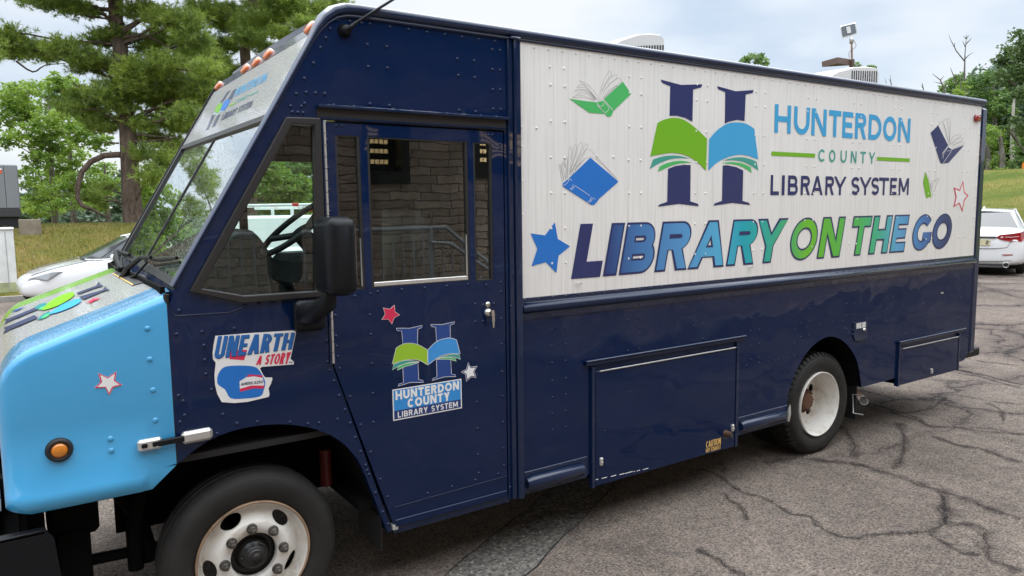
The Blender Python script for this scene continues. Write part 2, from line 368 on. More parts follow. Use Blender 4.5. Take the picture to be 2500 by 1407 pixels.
def word(mb, txt, x0, x1, H, t, fn, lay, m=0, shear=0., gap=.12, grow=0.):
    ws = [t/H if c == 'I' else RW[c] for c in txt]; tot = sum(ws)+gap*(len(txt)-1); k = (x1-x0)/tot; x = x0
    for c, w_ in zip(txt, ws):
        if c != ' ': letter(mb, c, x, t if c == 'I' else w_*k, H, t, fn, lay, m, shear, grow)
        x += (w_+gap)*k
def letters(mb, txt, ext, H, t, fn, lay, m=0, shear=0., grow=0.):
    for c, (a, b) in zip(txt, ext): letter(mb, c, a, b-a, H, t, fn, lay, m, shear, grow)
def sidefn(z0): return lambda x, y, l: (x, -l, z0+y)
def quadfn(q, Wd, Hd, proj):   # text box mapped on a px quad (TL,TR,BR,BL)
    tl, tr, br, bl = [np.array(p, float) for p in q]
    def f(x, y, l):
        s_, t_ = x/Wd, y/Hd; p = (bl*(1-s_)+br*s_)*(1-t_)+(tl*(1-s_)+tr*s_)*t_
        return proj(p[0], p[1], l)
    return f
def sideproj(u, v, l):
    x, z = S(u, v, 0.); return (x, -l, z)
def poly(mb, px, lay, m=0, pr=sideproj):
    SEQ[0] += 1
    pts = [pr(u, v, lay+.00007*(SEQ[0] % 5)) for u, v in px]
    mb.add(pts, tessellate_polygon([[Vector((u, v, 0)) for u, v in px]]), m)
def lines(mb, px, wd, lay, m=0, pr=sideproj, closed=False):
    P = list(px)+([px[0]] if closed else [])
    for q in strip(P, wd):
        mb.add([pr(u, v, lay) for u, v in q], [(0, 1, 2, 3)], m)
def crop(x0, y0, x1, y1, wz):
    s = (x1-x0)/wz; return lambda x, y: (x0+x*s, y0+y*s)
def smooth(pts, n=4, closed=False):   # Catmull-Rom
    P = [np.array(p, float) for p in pts]; k = len(P); o = []
    rng = range(k) if closed else range(k-1)
    for i in rng:
        g = lambda j: P[j % k] if closed else P[min(max(j, 0), k-1)]
        p0, p1, p2, p3 = g(i-1), g(i), g(i+1), g(i+2)
        for j in range(n):
            t = j/n; o.append(tuple(.5*((2*p1)+(-p0+p2)*t+(2*p0-5*p1+4*p2-p3)*t*t+(-p0+3*p1-3*p2+p3)*t**3)))
    if not closed: o.append(tuple(P[-1]))
    return o
# ------------------------------------------------------------------ the bookmobile truck
cA = crop(1250, 60, 1900, 560, 1829); cB = crop(1850, 160, 2500, 660, 1829); cC = crop(1250, 500, 1900, 850, 2500)
cD = crop(800, 700, 1300, 1350, 1082); cF = crop(400, 750, 1000, 1407, 1285); cG = crop(1400, 760, 2000, 1240, 1759)
cR = crop(1850, 660, 2500, 1160, 1829); cT = crop(700, 0, 1300, 340, 2483); cM = crop(700, 250, 1300, 800, 1535)
cH = crop(0, 450, 700, 900, 2189); cL = crop(0, 900, 700, 1407, 1943); cN = crop(920, 720, 1220, 1040, 1319)
cU = crop(500, 790, 740, 1000, 1608); cK = crop(1280, 160, 1580, 520, 1172); cP = crop(380, 0, 880, 320, 2198)
TR = thing('library_truck', (3.9, 1.07, 0), 'navy blue and white mobile library step van with sky blue hood parked on the asphalt', 'truck')
archF = smooth([(.552, .945), (.655, 1.010), (.771, 1.046), (.907, 1.052), (1.04, 1.033), (1.177, .984), (1.291, .906), (1.367, .812), (1.405, .735), (1.462, .571), (1.531, .372)], 3)
pil = lambda z: .586+(z-1.716)*.5934
# cab side skin
mb = MB()
winH = [(.672, 1.700), (.863, 1.650), (1.215, 1.648), (1.238, 2.448), (1.104, 2.448)]
outer = archF[:-1]+[(1.531, .372), (1.556, .372), (1.266, 1.293), (1.266, 2.460), (2.289, 2.460), (2.289, .366), (2.312, .366), (2.312, 2.945), (1.46, 2.945), (1.37, 2.935), (1.31, 2.90), (1.253, 2.84), (.586, 1.716), (.546, 1.619)]
mb.plate([outer, winH], 0, .04)
rv = [cT(*p) for p in [(520, 203), (637, 217), (757, 232), (842, 243), (1040, 272), (1230, 298), (1415, 325), (1595, 350), (1770, 374), (1938, 398), (2102, 419), (438, 292), (395, 386), (340, 485), (270, 640), (177, 795), (95, 950), (195, 937), (290, 943), (385, 950),
      (812, 453), (1010, 474), (822, 676), (1017, 690), (842, 1053), (1037, 1070), (1722, 597), (1893, 617), (1735, 765), (1900, 786), (1742, 1118), (1910, 1132), (2075, 504), (2153, 512), (2078, 705), (2156, 712), (2083, 908), (2158, 910), (2087, 1105), (2163, 1108), (38, 1075), (148, 1078), (180, 1048), (55, 1135), (112, 1140), (166, 1143)]]
rv += [cF(*p) for p in [(67, 143), (200, 130), (368, 113), (210, 202), (215, 277), (220, 352), (250, 433), (77, 465), (101, 493), (109, 568), (85, 603), (310, 563), (383, 610), (490, 601), (660, 603), (755, 612), (812, 607), (908, 588), (278, 663), (225, 693), (853, 177), (857, 287), (868, 330), (890, 387), (917, 463), (948, 538), (975, 608), (1002, 683), (1030, 757), (1056, 828), (1064, 855), (1073, 877), (1108, 972), (1147, 1072), (1175, 1135), (80, 20)]]
rv += [(632, 742), (665, 738), (598, 747)]
mb.rivets([S(*p) for p in rv], 0, .0095, .006)
mb.rivets([S(*cT(x, y)) for x, y in [(475, 1065), (680, 1080), (880, 1096), (1075, 1110), (1262, 1125), (1447, 1138), (1620, 1150), (1792, 1162), (1957, 1172), (2117, 1184)]], -.002, .009, .006)
cabside = mb.build('cab_side_panel', [M['navy']], TR)
mb = MB()   # drip rail and raised trim over the door
mb.cbox(1.236, 2.310, -.034, .0, 2.514, 2.530, .004); mb.cbox(1.252, 2.296, -.016, 0, 2.464, 2.473, .003)
mb.cbox(1.255, 1.266, -.012, 0, 1.29, 2.464, .003)
mb.build('drip_rail', [M['navy_trim']], TR)
mb = MB(); mb.box(1.24, 2.30, -.003, 0, 2.474, 2.513); mb.build('painted_recess_shade', [M['gasket']], TR)  # dark strip painted as the shade under the drip rail
mb = MB()
P_ = [S(*p) for p in [(428, 772), (560, 763), (590, 752)]]
mb.tube([(p[0], -.001, p[1]) for p in P_], .003, 6); mb.tube([(p[0], -.001, p[1]) for p in [S(418, 765), S(428, 772)]], .003, 6)
mb.build('fender_crease', [M['navy_trim']], cabside)
# quarter window
mb = MB()
mb.plate([[(.636, 1.697), (.86, 1.627), (1.252, 1.628), (1.252, 2.468), (1.090, 2.464)], [(.690, 1.707), (.866, 1.662), (1.199, 1.659), (1.221, 2.432), (1.116, 2.432)]], -.020, .03)
wf = mb.build('quarter_window_frame', [M['gasket']], TR, bevel=.006)
mb = MB(); mb.plate([[(.66, 1.69), (.866, 1.65), (1.21, 1.65), (1.23, 2.44), (1.105, 2.44)]], .012, .014, back=False); mb.build('quarter_window_glass', [M['glass']], TR)
# driver's door
mb = MB()
panes = [[(1.322, 1.648), (1.322, 2.385), (1.332, 2.394), (1.446, 2.394), (1.452, 1.648)], [(1.487, 1.650), (1.484, 2.393), (2.053, 2.391), (2.056, 1.652)], [(2.089, 1.645), (2.087, 2.389), (2.195, 2.389), (2.207, 2.375), (2.206, 1.645)]]
mb.plate([[(1.275, 1.287), (1.275, 2.451), (2.279, 2.451), (2.279, .392), (1.568, .392)]]+panes, -.003, .035)
rv = [cM(*p) for p in [(242, 135), (308, 147), (342, 147), (246, 203), (250, 238), (248, 273), (255, 411), (262, 547), (268, 682), (1258, 204), (1282, 204), (1330, 265), (1330, 290), (297, 1205), (425, 1212), (522, 1197), (567, 1184), (717, 1171), (861, 1160), (998, 1150), (1130, 1140), (1245, 1143), (1337, 1125), (1337, 1185), (300, 1268), (302, 1332)]]
rv += [cD(*p) for p in [(37, 100), (38, 153), (42, 262), (45, 316), (52, 370), (62, 433), (118, 582), (173, 731), (226, 875), (278, 1018), (315, 1110), (60, 577), (222, 150), (227, 253), (232, 408), (237, 565), (240, 717), (782, 327), (787, 467), (787, 610), (790, 750), (793, 888), (796, 985), (915, 170), (918, 305), (921, 450), (924, 580), (926, 717), (928, 855), (931, 945), (900, 990), (780, 1022), (655, 1057), (527, 1093), (778, 93), (820, 97), (877, 90), (780, 187), (820, 183)]]
mb.rivets([S(*p) for p in rv], -.003, .0085, .0055)
mb.tube([(1.572, -.004, .497), (2.279, -.004, .512)], .0028, 5)
mb.cbox(1.572, 2.277, -.010, -.003, .392, .43, .003)
door = mb.build('driver_door', [M['navy']], TR)
mb = MB()
for p in panes:
    q = [(a+(.008 if a > sum(k[0] for k in p)/len(p) else -.008), b) for a, b in p]; mb.plate([q], .013, .015, back=False)
mb.build('door_window', [M['glass']], door)
mb = MB()
for p in panes:
    c = (sum(k[0] for k in p)/len(p), sum(k[1] for k in p)/len(p))
    mb.plate([p, [(c[0]+(a-c[0])*(1-.012/abs(a-c[0]) if abs(a-c[0]) > .02 else 1), c[1]+(b-c[1])*.985) for a, b in p]], -.001, .02)
mb.build('window_gasket', [M['black']], door)
mb = MB(); mb.cbox(1.497, 2.05, .000, .022, 1.655, 1.678, .003); mb.cbox(2.043, 2.050, .001, .02, 1.68, 2.38, .002); mb.cbox(1.438, 1.443, .001, .02, 1.66, 2.385, .002); mb.build('window_channel', [M['alu']], door)
mb = MB()
z = 1.30
while z < 2.44:
    mb.tube([(1.271, -.008, z), (1.271, -.008, z+.052)], .0065, 8); z += .055
mb.build('piano_hinge', [M['alu']], door)
mb = MB()
hx, hz = S(*cN(1195, 190)); mb.lathe([(.0, -.028), (.012, -.028), (.022, -.012), (.026, -.004)], (hx, 0, hz), 20)
x2, z2 = S(*cN(1243, 185), -.05); x3, z3 = S(*cN(1252, 350), -.045)
mb.tube([(hx, -.01, hz), (hx, -.05, hz+.002), (x2, -.052, z2+.004)], .011, 10)
mb.tube([(x2-.004, -.052, z2+.012), (x2, -.052, z2-.01), ((x2+x3)/2, -.05, (z2+z3)/2), (x3, -.045, z3)], [.012, .012, .011, .006], 10)
kx, kz = S(*cN(1190, 103)); mb.lathe([(0, -.012), (.012, -.012), (.016, -.003)], (kx, 0, kz), 16)
mb.build('door_handle', [M['chrome']], door)
mb = MB(); a = S(960, 1292); mb.cbox(a[0]-.004, a[0]+.028, -.006, .03, .372, .405, .004); mb.build('door_stop', [M['caulk']], door)
mb = MB(); mb.cbox(1.57, 2.30, .004, .08, .35, .392, .004); mb.build('step_sill', [M['navy_trim']], TR)
# corner pillar between cab and body
mb = MB(); mb.cbox(2.310, 2.342, -.016, .02, .365, 2.950, .005); mb.cbox(2.342, 2.386, -.036, .02, .362, 2.952, .009)
mb.rivets([S(*cD(960, 102)), S(*cD(955, 1055))], -.016, .007, .005)
mb.build('corner_pillar', [M['navy_trim']], TR)
mb = MB(); mb.hull([(2.306+dx, -.02-dy, 2.945+dz) for dx, dy, dz in [(0, 0, 0), (.09, 0, 0), (.07, .025, .01), (.015, .02, .012), (.04, .0, .02), (.06, .028, -.006)]], sm=True); mb.build('seam_sealer', [M['navy_trim']], TR)
# white side panel
mb = MB(); mb.plate([[(2.386, 1.527), (7.757, 1.527), (7.757, 2.946), (2.386, 2.946)]], 0, .03)
colx = [2.609+.6043*i for i in range(9)]; rv = []
for x in colx:
    for dx in (0, .102):
        for z_ in (2.829, 2.730, 2.528, 2.325, 2.122, 1.918, 1.715): rv.append((x+dx+random.Random(x+z_).uniform(-.004, .004), z_))
x = 2.496
while x < 7.73: rv.append((x, 2.923)); x += .1
for z_ in (2.485, 2.379, 2.189, 2.001, 1.814): rv += [(2.404, z_), (7.735, z_)]
for z_ in (2.80, 2.68, 2.285, 2.09, 1.9, 1.7, 1.6): rv.append((7.735, z_))
rv += [S(*cA(168, 712)), S(*cA(582, 903)), S(*cA(697, 910))]
mb.rivets(rv, 0, .0085, .006)
side = mb.build('white_side_panel', [M['white']], TR)
for p, d in ((cC(617, 738), 1), (cC(2230, 585), 1)):
    mb = MB(); a = S(*p); mb.tube([(a[0]-.012, -.002, a[1]), (a[0]-.012, -.02, a[1]), (a[0]+.013, -.022, a[1]), (a[0]+.013, -.002, a[1]+.002)], .004, 6); mb.build('staple_hook', [M['alu']], side)
# belt moulding
mb = MB(); sec = [(0, 1.528), (-.006, 1.527), (-.007, 1.506)]+[(-.007-.030*math.sin(R_(180*i/12))**.8, 1.503-.066*i/12) for i in range(13)]+[(-.007, 1.430), (-.007, 1.403), (0, 1.401)]
X0, X1 = 2.387, 7.755; vs = [(X0, y, z_) for y, z_ in sec]+[(X1, y, z_) for y, z_ in sec]; k = len(sec)
mb.add(vs, [(i, i+1, k+i+1, k+i) for i in range(k-1)]+[list(range(k))[::-1], list(range(k, 2*k))], 0, False)
for i in range(len(mb.sm)): mb.sm[i] = 2 < i < 15
x = 2.413
while x < 7.74: mb.rivets([(x, 1.517), (x, 1.416)], -.0065, .0075, .005, n=7); x += .0995
mb.build('belt_moulding', [M['navy_trim']], TR)
# lower side skin
archR = smooth([(4.868, .385), (4.881, .557), (4.921, .666), (5.007, .791), (5.132, .902), (5.282, .967), (5.42, .981), (5.563, .941), (5.693, .860), (5.808, .735), (5.872, .577), (5.893, .493)], 3)
mb = MB(); mb.plate([[(2.386, .385)]+archR+[(6.44, .497), (7.66, .497), (7.70, .51), (7.722, .54), (7.757, .56), (7.757, 1.402), (2.386, 1.402)]], 0, .03)
rv = []
for i, x in enumerate(colx):
    for dx in (0, .102):
        for z_ in ((1.325, 1.227, 1.127, 1.02, .92) if i not in (0, 4) else (1.325, 1.227, 1.127, 1.02, .92, .82, .72)):
            if (i in (1, 2) and z_ < 1.11) or (i == 3 and z_ < .8): continue
            if i in (7, 8) and z_ < .85: continue
            if 5.7 < x+dx < 5.97 and .88 < z_ < 1.09: continue
            if 4.95 < x+dx < 5.85 and z_ < 1.0: continue
            rv.append((x+dx, z_))
rv += [S(*cR(*p)) for p in [(255, 408), (340, 392), (427, 377), (512, 360), (585, 352), (250, 503), (140, 612), (200, 602), (248, 590), (70, 630), (683, 492), (733, 492), (780, 482), (825, 472), (870, 465), (970, 447), (1012, 437), (1062, 428), (1120, 413), (1210, 397), (1295, 378), (693, 597), (697, 612), (700, 630), (1418, 353), (1437, 455), (1437, 490), (1380, 555), (1380, 330), (1447, 62), (1452, 185), (650, 370), (648, 410), (622, 418), (625, 437), (648, 440)]]
rv += [S(*cG(*p)) for p in [(1238, 390), (1330, 370), (1393, 360), (1465, 345), (1527, 333)]]
mb.rivets(rv, 0, .0075, .005, n=7)
lower = mb.build('lower_side_panel', [M['navy']], TR)
def latch(mb, p): 
    a = S(*p); mb.cbox(a[0]-.012, a[0]+.012, -.032, -.004, a[1]-.026, a[1]+.026, .006); mb.lathe([(0, -.036), (.006, -.036), (.007, -.03)], (a[0], 0, a[1]-.004), 10)
def hatch(x0, x1, z0, z1, rx0, rx1, rz, lat, riv, nm):
    mb = MB()
    mb.cbox(x0+.032, x1-.035, -.016, .02, z0+.006, z1-.03, .003)
    mb.rivets([S(*p) for p in riv], -.016, .006, .004)
    h = mb.build(nm, [M['navy']], TR)
    mb = MB()
    mb.cbox(x0, x0+.026, -.020, .02, z0, z1, .003); mb.cbox(x1-.028, x1, -.020, .02, z0, z1, .003)
    z_ = z0+.04
    while z_ < z1-.03: mb.rivets([(x0+.012, z_), (x1-.013, z_)], -.020, .005, .0035, n=6); z_ += .13
    mb.build('hatch_frame', [M['navy_trim']], h)
    mb = MB(); mb.cbox(rx0, rx1, -.034, 0, rz-.014, rz, .004); mb.cbox(rx0+.004, rx1-.004, -.024, 0, rz-.036, rz-.014, .004)
    mb.build('hatch_drip_rail', [M['navy_trim']], h)
    mb = MB(); mb.tube([(x0+.06, -.020, z1-.034), (x1-.045, -.020, z1-.034)], .005, 6); mb.build('hatch_hinge', [M['alu']], h)
    for p in lat: mb = MB(); latch(mb, p); mb.build('hatch_latch', [M['alu']], h)
    return h
h1 = hatch(2.902, 4.280, .298, 1.066, 2.850, 4.337, 1.112, [cG(183, 1070), cG(1122, 830)], [cG(390, 574), cG(950, 467), cG(1095, 655), cG(212, 855)], 'generator_hatch')
tag(h1, 'large navy hatch marked CAUTION HOT EXHAUST')
h2 = hatch(6.440, 7.545, .421, .790, 6.425, 7.625, .830, [cR(1177, 692)], [cR(1247, 505), cR(1232, 628), cR(1120, 655)], 'storage_hatch')
mb = MB(); a = S(*cG(1100, 875), -.03); mb.tube([(a[0]-.01, .02, a[1]), (a[0]-.004, -.075, a[1])], .021, 16, cap=False); mb.tube([(a[0]-.01, .02, a[1]), (a[0]-.004, -.074, a[1])], .017, 16, cap=True, m=1)
mb.build('generator_exhaust', [M['rust'], M['slot']], h1)
mb = MB(); a = S(*cG(1085, 877)); mb.lathe([(.024, -.0165), (.034, -.0165)], (a[0]-.01, 0, a[1]), 20); mb.build('exhaust_hole', [M['slot']], h1)
mb = MB()
for p, q in ((148, 165), (190, 228), (255, 292), (318, 352), (356, 410), (418, 428), (440, 462), (485, 523)):
    f = lambda x_: cG(x_, 1201-(x_-150)*.213)
    a = S(*f(p)); b = S(*f(q)); mb.box(a[0], b[0], -.0175, -.0162, a[1]-.002, a[1]+.002)
mb.build('chipped_paint_line', [D['white']], h1)
# rub rails along the bottom
for x0, x1 in ((2.387, 2.872), (4.293, 4.872)):
    mb = MB(); mb.cbox(x0, x1, -.008, .01, .372, .508, .003)
    mb.rivets([(x0+.06+.11*i, .497) for i in range(int((x1-x0)/.11))]+[(x0+.06+.11*i, .382) for i in range(int((x1-x0)/.11))], -.008, .006, .004, n=6)
    a, b = x0+.02, x1-.035
    mb.tube([(a-.0, -.012, .440), (a+.03, -.014, .440), (b-.02, -.014, .440), (b, -.010, .440)], [.03, .040, .040, .026], 16)
    mb.build('rub_rail', [M['navy_trim']], TR)
mb = MB(); mb.hull([(4.862+a, -.022-b, .38+c) for a, b, c in [(0, 0, 0), (.022, 0, .0), (.02, .012, .06), (.0, .01, .13), (.024, 0, .135), (0, -.02, .02), (.02, -.02, .1)]]); mb.build('rail_caulk', [M['caulk']], TR)
# fuel door
mb = MB(); fp = [(5.735, 1.064), (5.933, 1.060), (5.936, .905), (5.765, .905), (5.738, .940)]; mb.plate([fp], -.010, 0)
mb.rivets([S(*p) for p in [cR(652, 362), cR(650, 385), cR(648, 410), cR(648, 440), cR(742, 330)]], -.010, .006, .004)
fd = mb.build('fuel_door', [M['navy_trim']], TR)
a = S(*cR(720, 407)); mb = MB(); mb.lathe([(0, -.026), (.011, -.026), (.014, -.010)], (a[0], 0, a[1]), 14); mb.build('fuel_lock', [M['chrome']], fd)
mb = MB(); a = S(*cR(668, 378)); word(mb, 'DIESEL FUEL', 5.765, 5.902, .047, .0095, lambda x, y, l: (x, -.0105-l, 1.008+y), .001, gap=.12); mb.build('fuel_lettering', [D['white']], fd)
# rear corner, bumper stub, marker
mb = MB(); mb.cbox(7.755, 7.868, -.012, .16, .555, 2.935, .02); mb.rivets([(7.80, .62), (7.80, .70), (7.80, 1.2), (7.80, 1.5), (7.80, 2.3)], -.012, .006, .004); mb.build('rear_corner_post', [M['navy_trim']], TR)
mb = MB(); mb.cbox(7.74, 8.05, .02, 2.12, .50, .585, .012); mb.build('rear_bumper', [M['plastic']], TR)
mb = MB(); a = S(2383, 289); mb.cbox(a[0]-.055, a[0]+.055, -.028, .0, a[1]-.032, a[1]+.032, .014, sm=True); mb.build('red_marker_light', [M['redlens']], TR)
mb = MB(); a = S(*cR(1263, 157)); mb.cbox(a[0]-.02, a[0]+.02, -.008, 0, a[1]-.006, a[1]+.006, .002); mb.build('scratch_plate', [M['alu']], lower)
# roof rail, swept along the roof edge and down the windscreen pillar
mb = MB(); path = [(7.80, 2.945, 1), (7.0, 2.945, 1), (4.5, 2.945, 1), (2.4, 2.945, 1), (1.46, 2.945, 1), (1.405, 2.942, 1), (1.36, 2.930, .9), (1.315, 2.902, .75), (1.275, 2.862, .55), (1.235, 2.809, .36), (1.0, 2.413, .30), (.586, 1.716, .30)]
sec = [(0, .0), (-.010, .001), (-.012, .010), (-.008, .014)]+[(-.008-.022*math.sin(R_(a)), .016+.048*(1-math.cos(R_(a)))/2) for a in range(15, 181, 15)]+[(.0, .068), (.05, .078)]
vs = []
for i, (x, z_, s_) in enumerate(path):
    a, b = path[max(i-1, 0)], path[min(i+1, len(path)-1)]; t = np.array([b[0]-a[0], b[1]-a[1]]); t /= np.linalg.norm(t); n = np.array([t[1], -t[0]])
    if n[1] < 0 and abs(t[0]) > .9: n = -n
    for y, h in sec: vs.append((x+n[0]*h*s_, y*(s_ if s_ > .5 else .5), z_+n[1]*h*s_))
k = len(sec); mb.add(vs, [(i*k+j, i*k+j+1, (i+1)*k+j+1, (i+1)*k+j) for i in range(len(path)-1) for j in range(k-1)], 0, True)
mb.build('roof_rail', [M['navy_trim']], TR)
mb = MB(); rng = random.Random(4)
for i in range(26):
    x = rng.uniform(1.5, 7.6); mb.hull([(x+rng.uniform(-.03, .03), rng.uniform(0, .03), 3.008+rng.uniform(0, .012)) for _ in range(6)])
pass
mb = MB()
nY = 13; ys = [.04+2.06*i/(nY-1) for i in range(nY)]; rz = lambda y: 3.010+.02*math.sin(math.pi*(y-.04)/2.06)
vs = [(x, y, rz(y)) for x in (1.40, 7.83) for y in ys]+[(x, y, 2.93) for x in (1.40, 7.83) for y in ys]
mb.add(vs, [(i, i+1, nY+i+1, nY+i) for i in range(nY-1)]+[(2*nY+i, 2*nY+i+1, 3*nY+i+1, 3*nY+i) for i in range(nY-1)]+[(nY+i, nY+i+1, 3*nY+i+1, 3*nY+i) for i in range(nY-1)]+[(i, i+1, 2*nY+i+1, 2*nY+i) for i in range(nY-1)], 0, False)
mb.build('roof', [M['navy_trim']], TR)
mb = MB(); mb.box(2.386, 7.80, 2.13, 2.16, .5, 3.0); mb.box(7.79, 7.83, .03, 2.13, .56, 2.95); mb.box(2.40, 4.8, .035, 2.12, .60, .66); mb.box(4.8, 6.0, .76, 2.12, .60, .66); mb.box(6.0, 7.78, .035, 2.12, .60, .66); mb.build('far_body_wall', [M['navy']], TR)
# roof air conditioners
for (uL, uR, yT, yB, Yn, sl, nm) in ((1455, 1622, 85, 130, .80, [(1540+6.6*i, 121-i*.25) for i in range(13)], 0), (1985, 2147, 166, 205, .80, [(2081+5.4*i, 179+i*.1) for i in range(12)], 0)):
    a = S(uR, yT, Yn); b = S(uL, yB, Yn); x0, x1, zt = b[0], a[0], a[1]; L = x1-x0
    prof = [(0, 3.02), (0, 3.10), (L*.12, 3.10+(zt-3.1)*.30), (L*.35, 3.10+(zt-3.1)*.66), (L*.6, 3.10+(zt-3.1)*.90), (L*.8, zt-.004), (L*.95, zt), (L, zt-.03), (L, 3.02)]
    mb = MB(); yy = [(Yn, .06), (Yn+.015, .02), (Yn+.06, 0), (Yn+.70, 0), (Yn+.745, .02), (Yn+.76, .06)]; vs = []
    for y, s_ in yy:
        for px, pz in prof: vs.append((x0+L*.5+(px-L*.5)*(1-s_*.25), y, 3.02+(pz-3.02)*(1-s_*.5)))
    k = len(prof); mb.add(vs, [(i*k+j, i*k+j+1, (i+1)*k+j+1, (i+1)*k+j) for i in range(len(yy)-1) for j in range(k-1)], 0, True); mb.add(vs[:k], [list(range(k))]); mb.add(vs[-k:], [list(range(k))])
    ac = mb.build('roof_air_conditioner', [M['ac']], TR)
    mb = MB(); q0 = S(sl[0][0], yT+15, Yn-.002)
    for u, v in sl:
        p = S(u, v, Yn-.003); t_ = S(u, v-18, Yn-.003); mb.cbox(p[0]-.008, p[0]+.008, Yn-.004, Yn+.01, p[1]-.12, p[1]+.0+.025, .002)
    mb.build('vent_slots', [M['slot']], ac)
# antenna
mb = MB(); a = S(842, 75, -.01); mb.lathe([(0, -.045), (.018, -.043), (.026, -.03), (.026, -.01), (.034, -.004), (.034, 0)], (a[0], 0, a[1]), 18)
b = S(872, 54, -.045); c = S(990, -20, -.045)
mb.tube([(a[0], -.035, a[1]), (a[0]+.02, -.045, a[1]+.012)], .014, 10); mb.tube([(a[0]+.015, -.045, a[1]+.01), (b[0], -.045, b[1])], [.012, .009], 10); mb.tube([(b[0], -.045, b[1]), (c[0], -.045, c[1])], [.0075, .006], 8)
mb.build('antenna', [M['plastic']], TR)
# front of the cab: sloped plane through the pillar line
FO = np.array([.586, 0, 1.716]); FD = np.array([.5101, 0, .8601]); FN = np.array([-.8601, 0, .5101])
def fpt(y, s_, o=0.): return tuple(FO+FD*s_+np.array([0, y, 0])+FN*o)
def fpx(u, v): 
    q = PP(u, v, FO, FN); return (q[1], float((q-FO)@FD))
def frontproj(u, v, l): return tuple(PP(u, v, FO, FN)+FN*l)
wsq = [fpx(*p) for p in [(655, 289), (447, 363), (303, 618), (430, 692)]]
ws_in = [(wsq[0][0], wsq[0][1]), (wsq[1][0], wsq[1][1]), (wsq[2][0], wsq[2][1]), (wsq[3][0], wsq[3][1])]
bq = [fpx(*p) for p in [(779, 73), (517, 230), (445, 358), (672, 272)]]
mb = MB(); fn = lambda a, b, o: fpt(a, b, -o)
yb, yt = max(ws_in[2][0]+.05, 1.95), max(bq[1][0], ws_in[1][0])+.04
mb.plate([[(.004, -.03), (yb, -.03), (yt, 1.33), (.004, 1.33)], ws_in], 0, .03, fn=fn)
mb.build('cab_front_panel', [M['navy']], TR)
FRT = 1.33
mb = MB(); c1 = fpt(.01, FRT); c2 = fpt(yt, FRT); mb.add([c1, c2, (1.46, yt, 3.02), (1.46, .01, 3.02)], [(0, 1, 2, 3)]); mb.build('roof_cap', [M['wet_navy']], TR)
mb = MB()
ins = lambda q, k: [((a-cx_)*k[0]+cx_, (b-cz_)*k[1]+cz_) for a, b in q]
cx_ = sum(p[0] for p in ws_in)/4; cz_ = sum(p[1] for p in ws_in)/4
mb.plate([ins(ws_in, (1.03, 1.05)), ins(ws_in, (.975, .965))], -.010, .012, fn=fn)
m0 = fpx(522, 343); m1 = fpx(345, 652); mb.plate([[(m0[0]-.010, m0[1]), (m0[0]+.010, m0[1]), (m1[0]+.010, m1[1]), (m1[0]-.010, m1[1])]], -.004, .01, fn=fn)
wsf = mb.build('windshield_gasket', [M['gasket']], TR)
mb = MB(); mb.plate([ins(ws_in, (.99, .99))], .002, .004, fn=fn, back=False); mb.build('windshield', [M['wsglass']], TR)
mb = MB(); nb = 12; g_ = []
for i in range(nb+1):
    for j in range(7):
        s_, t_ = i/nb, j/6; top = [bq[0][k]*(1-s_)+bq[1][k]*s_ for k in (0, 1)]; bot = [bq[3][k]*(1-s_)+bq[2][k]*s_ for k in (0, 1)]
        y, q = top[0]*t_+bot[0]*(1-t_), top[1]*t_+bot[1]*(1-t_); g_.append(fpt(y, q, .003))
mb.add(g_, [(i*7+j, i*7+j+1, (i+1)*7+j+1, (i+1)*7+j) for i in range(nb) for j in range(6)], 0, True)
ban = mb.build('front_banner', [M['banner']], TR)
mb = MB(); q = [fpx(*p) for p in [(797, 45), (536, 203), (517, 229), (779, 72)]]; mb.plate([q], -.002, 0, fn=fn); mb.build('marker_light_strip', [M['wet_navy']], TR)
for u, v in ((759, 70), (656, 134), (627, 154), (600, 170), (535, 211)):
    p = np.array(frontproj(u, v, .0)); mb = MB(); g_ = []
    for rr, hh in ((.054, 0), (.054, .012), (.047, .018), (.03, .021), (.0, .022)):
        for j in range(18):
            a = 2*math.pi*j/18; g_.append(tuple(p+np.array([0, 1, 0])*rr*math.cos(a)*1.15+FD*rr*.62*math.sin(a)+FN*hh))
    mb.add(g_, [(i*18+j, i*18+(j+1) % 18, (i+1)*18+(j+1) % 18, (i+1)*18+j) for i in range(4) for j in range(18)], 0, True); mb.build('amber_marker_light', [M['amberlens']], TR)
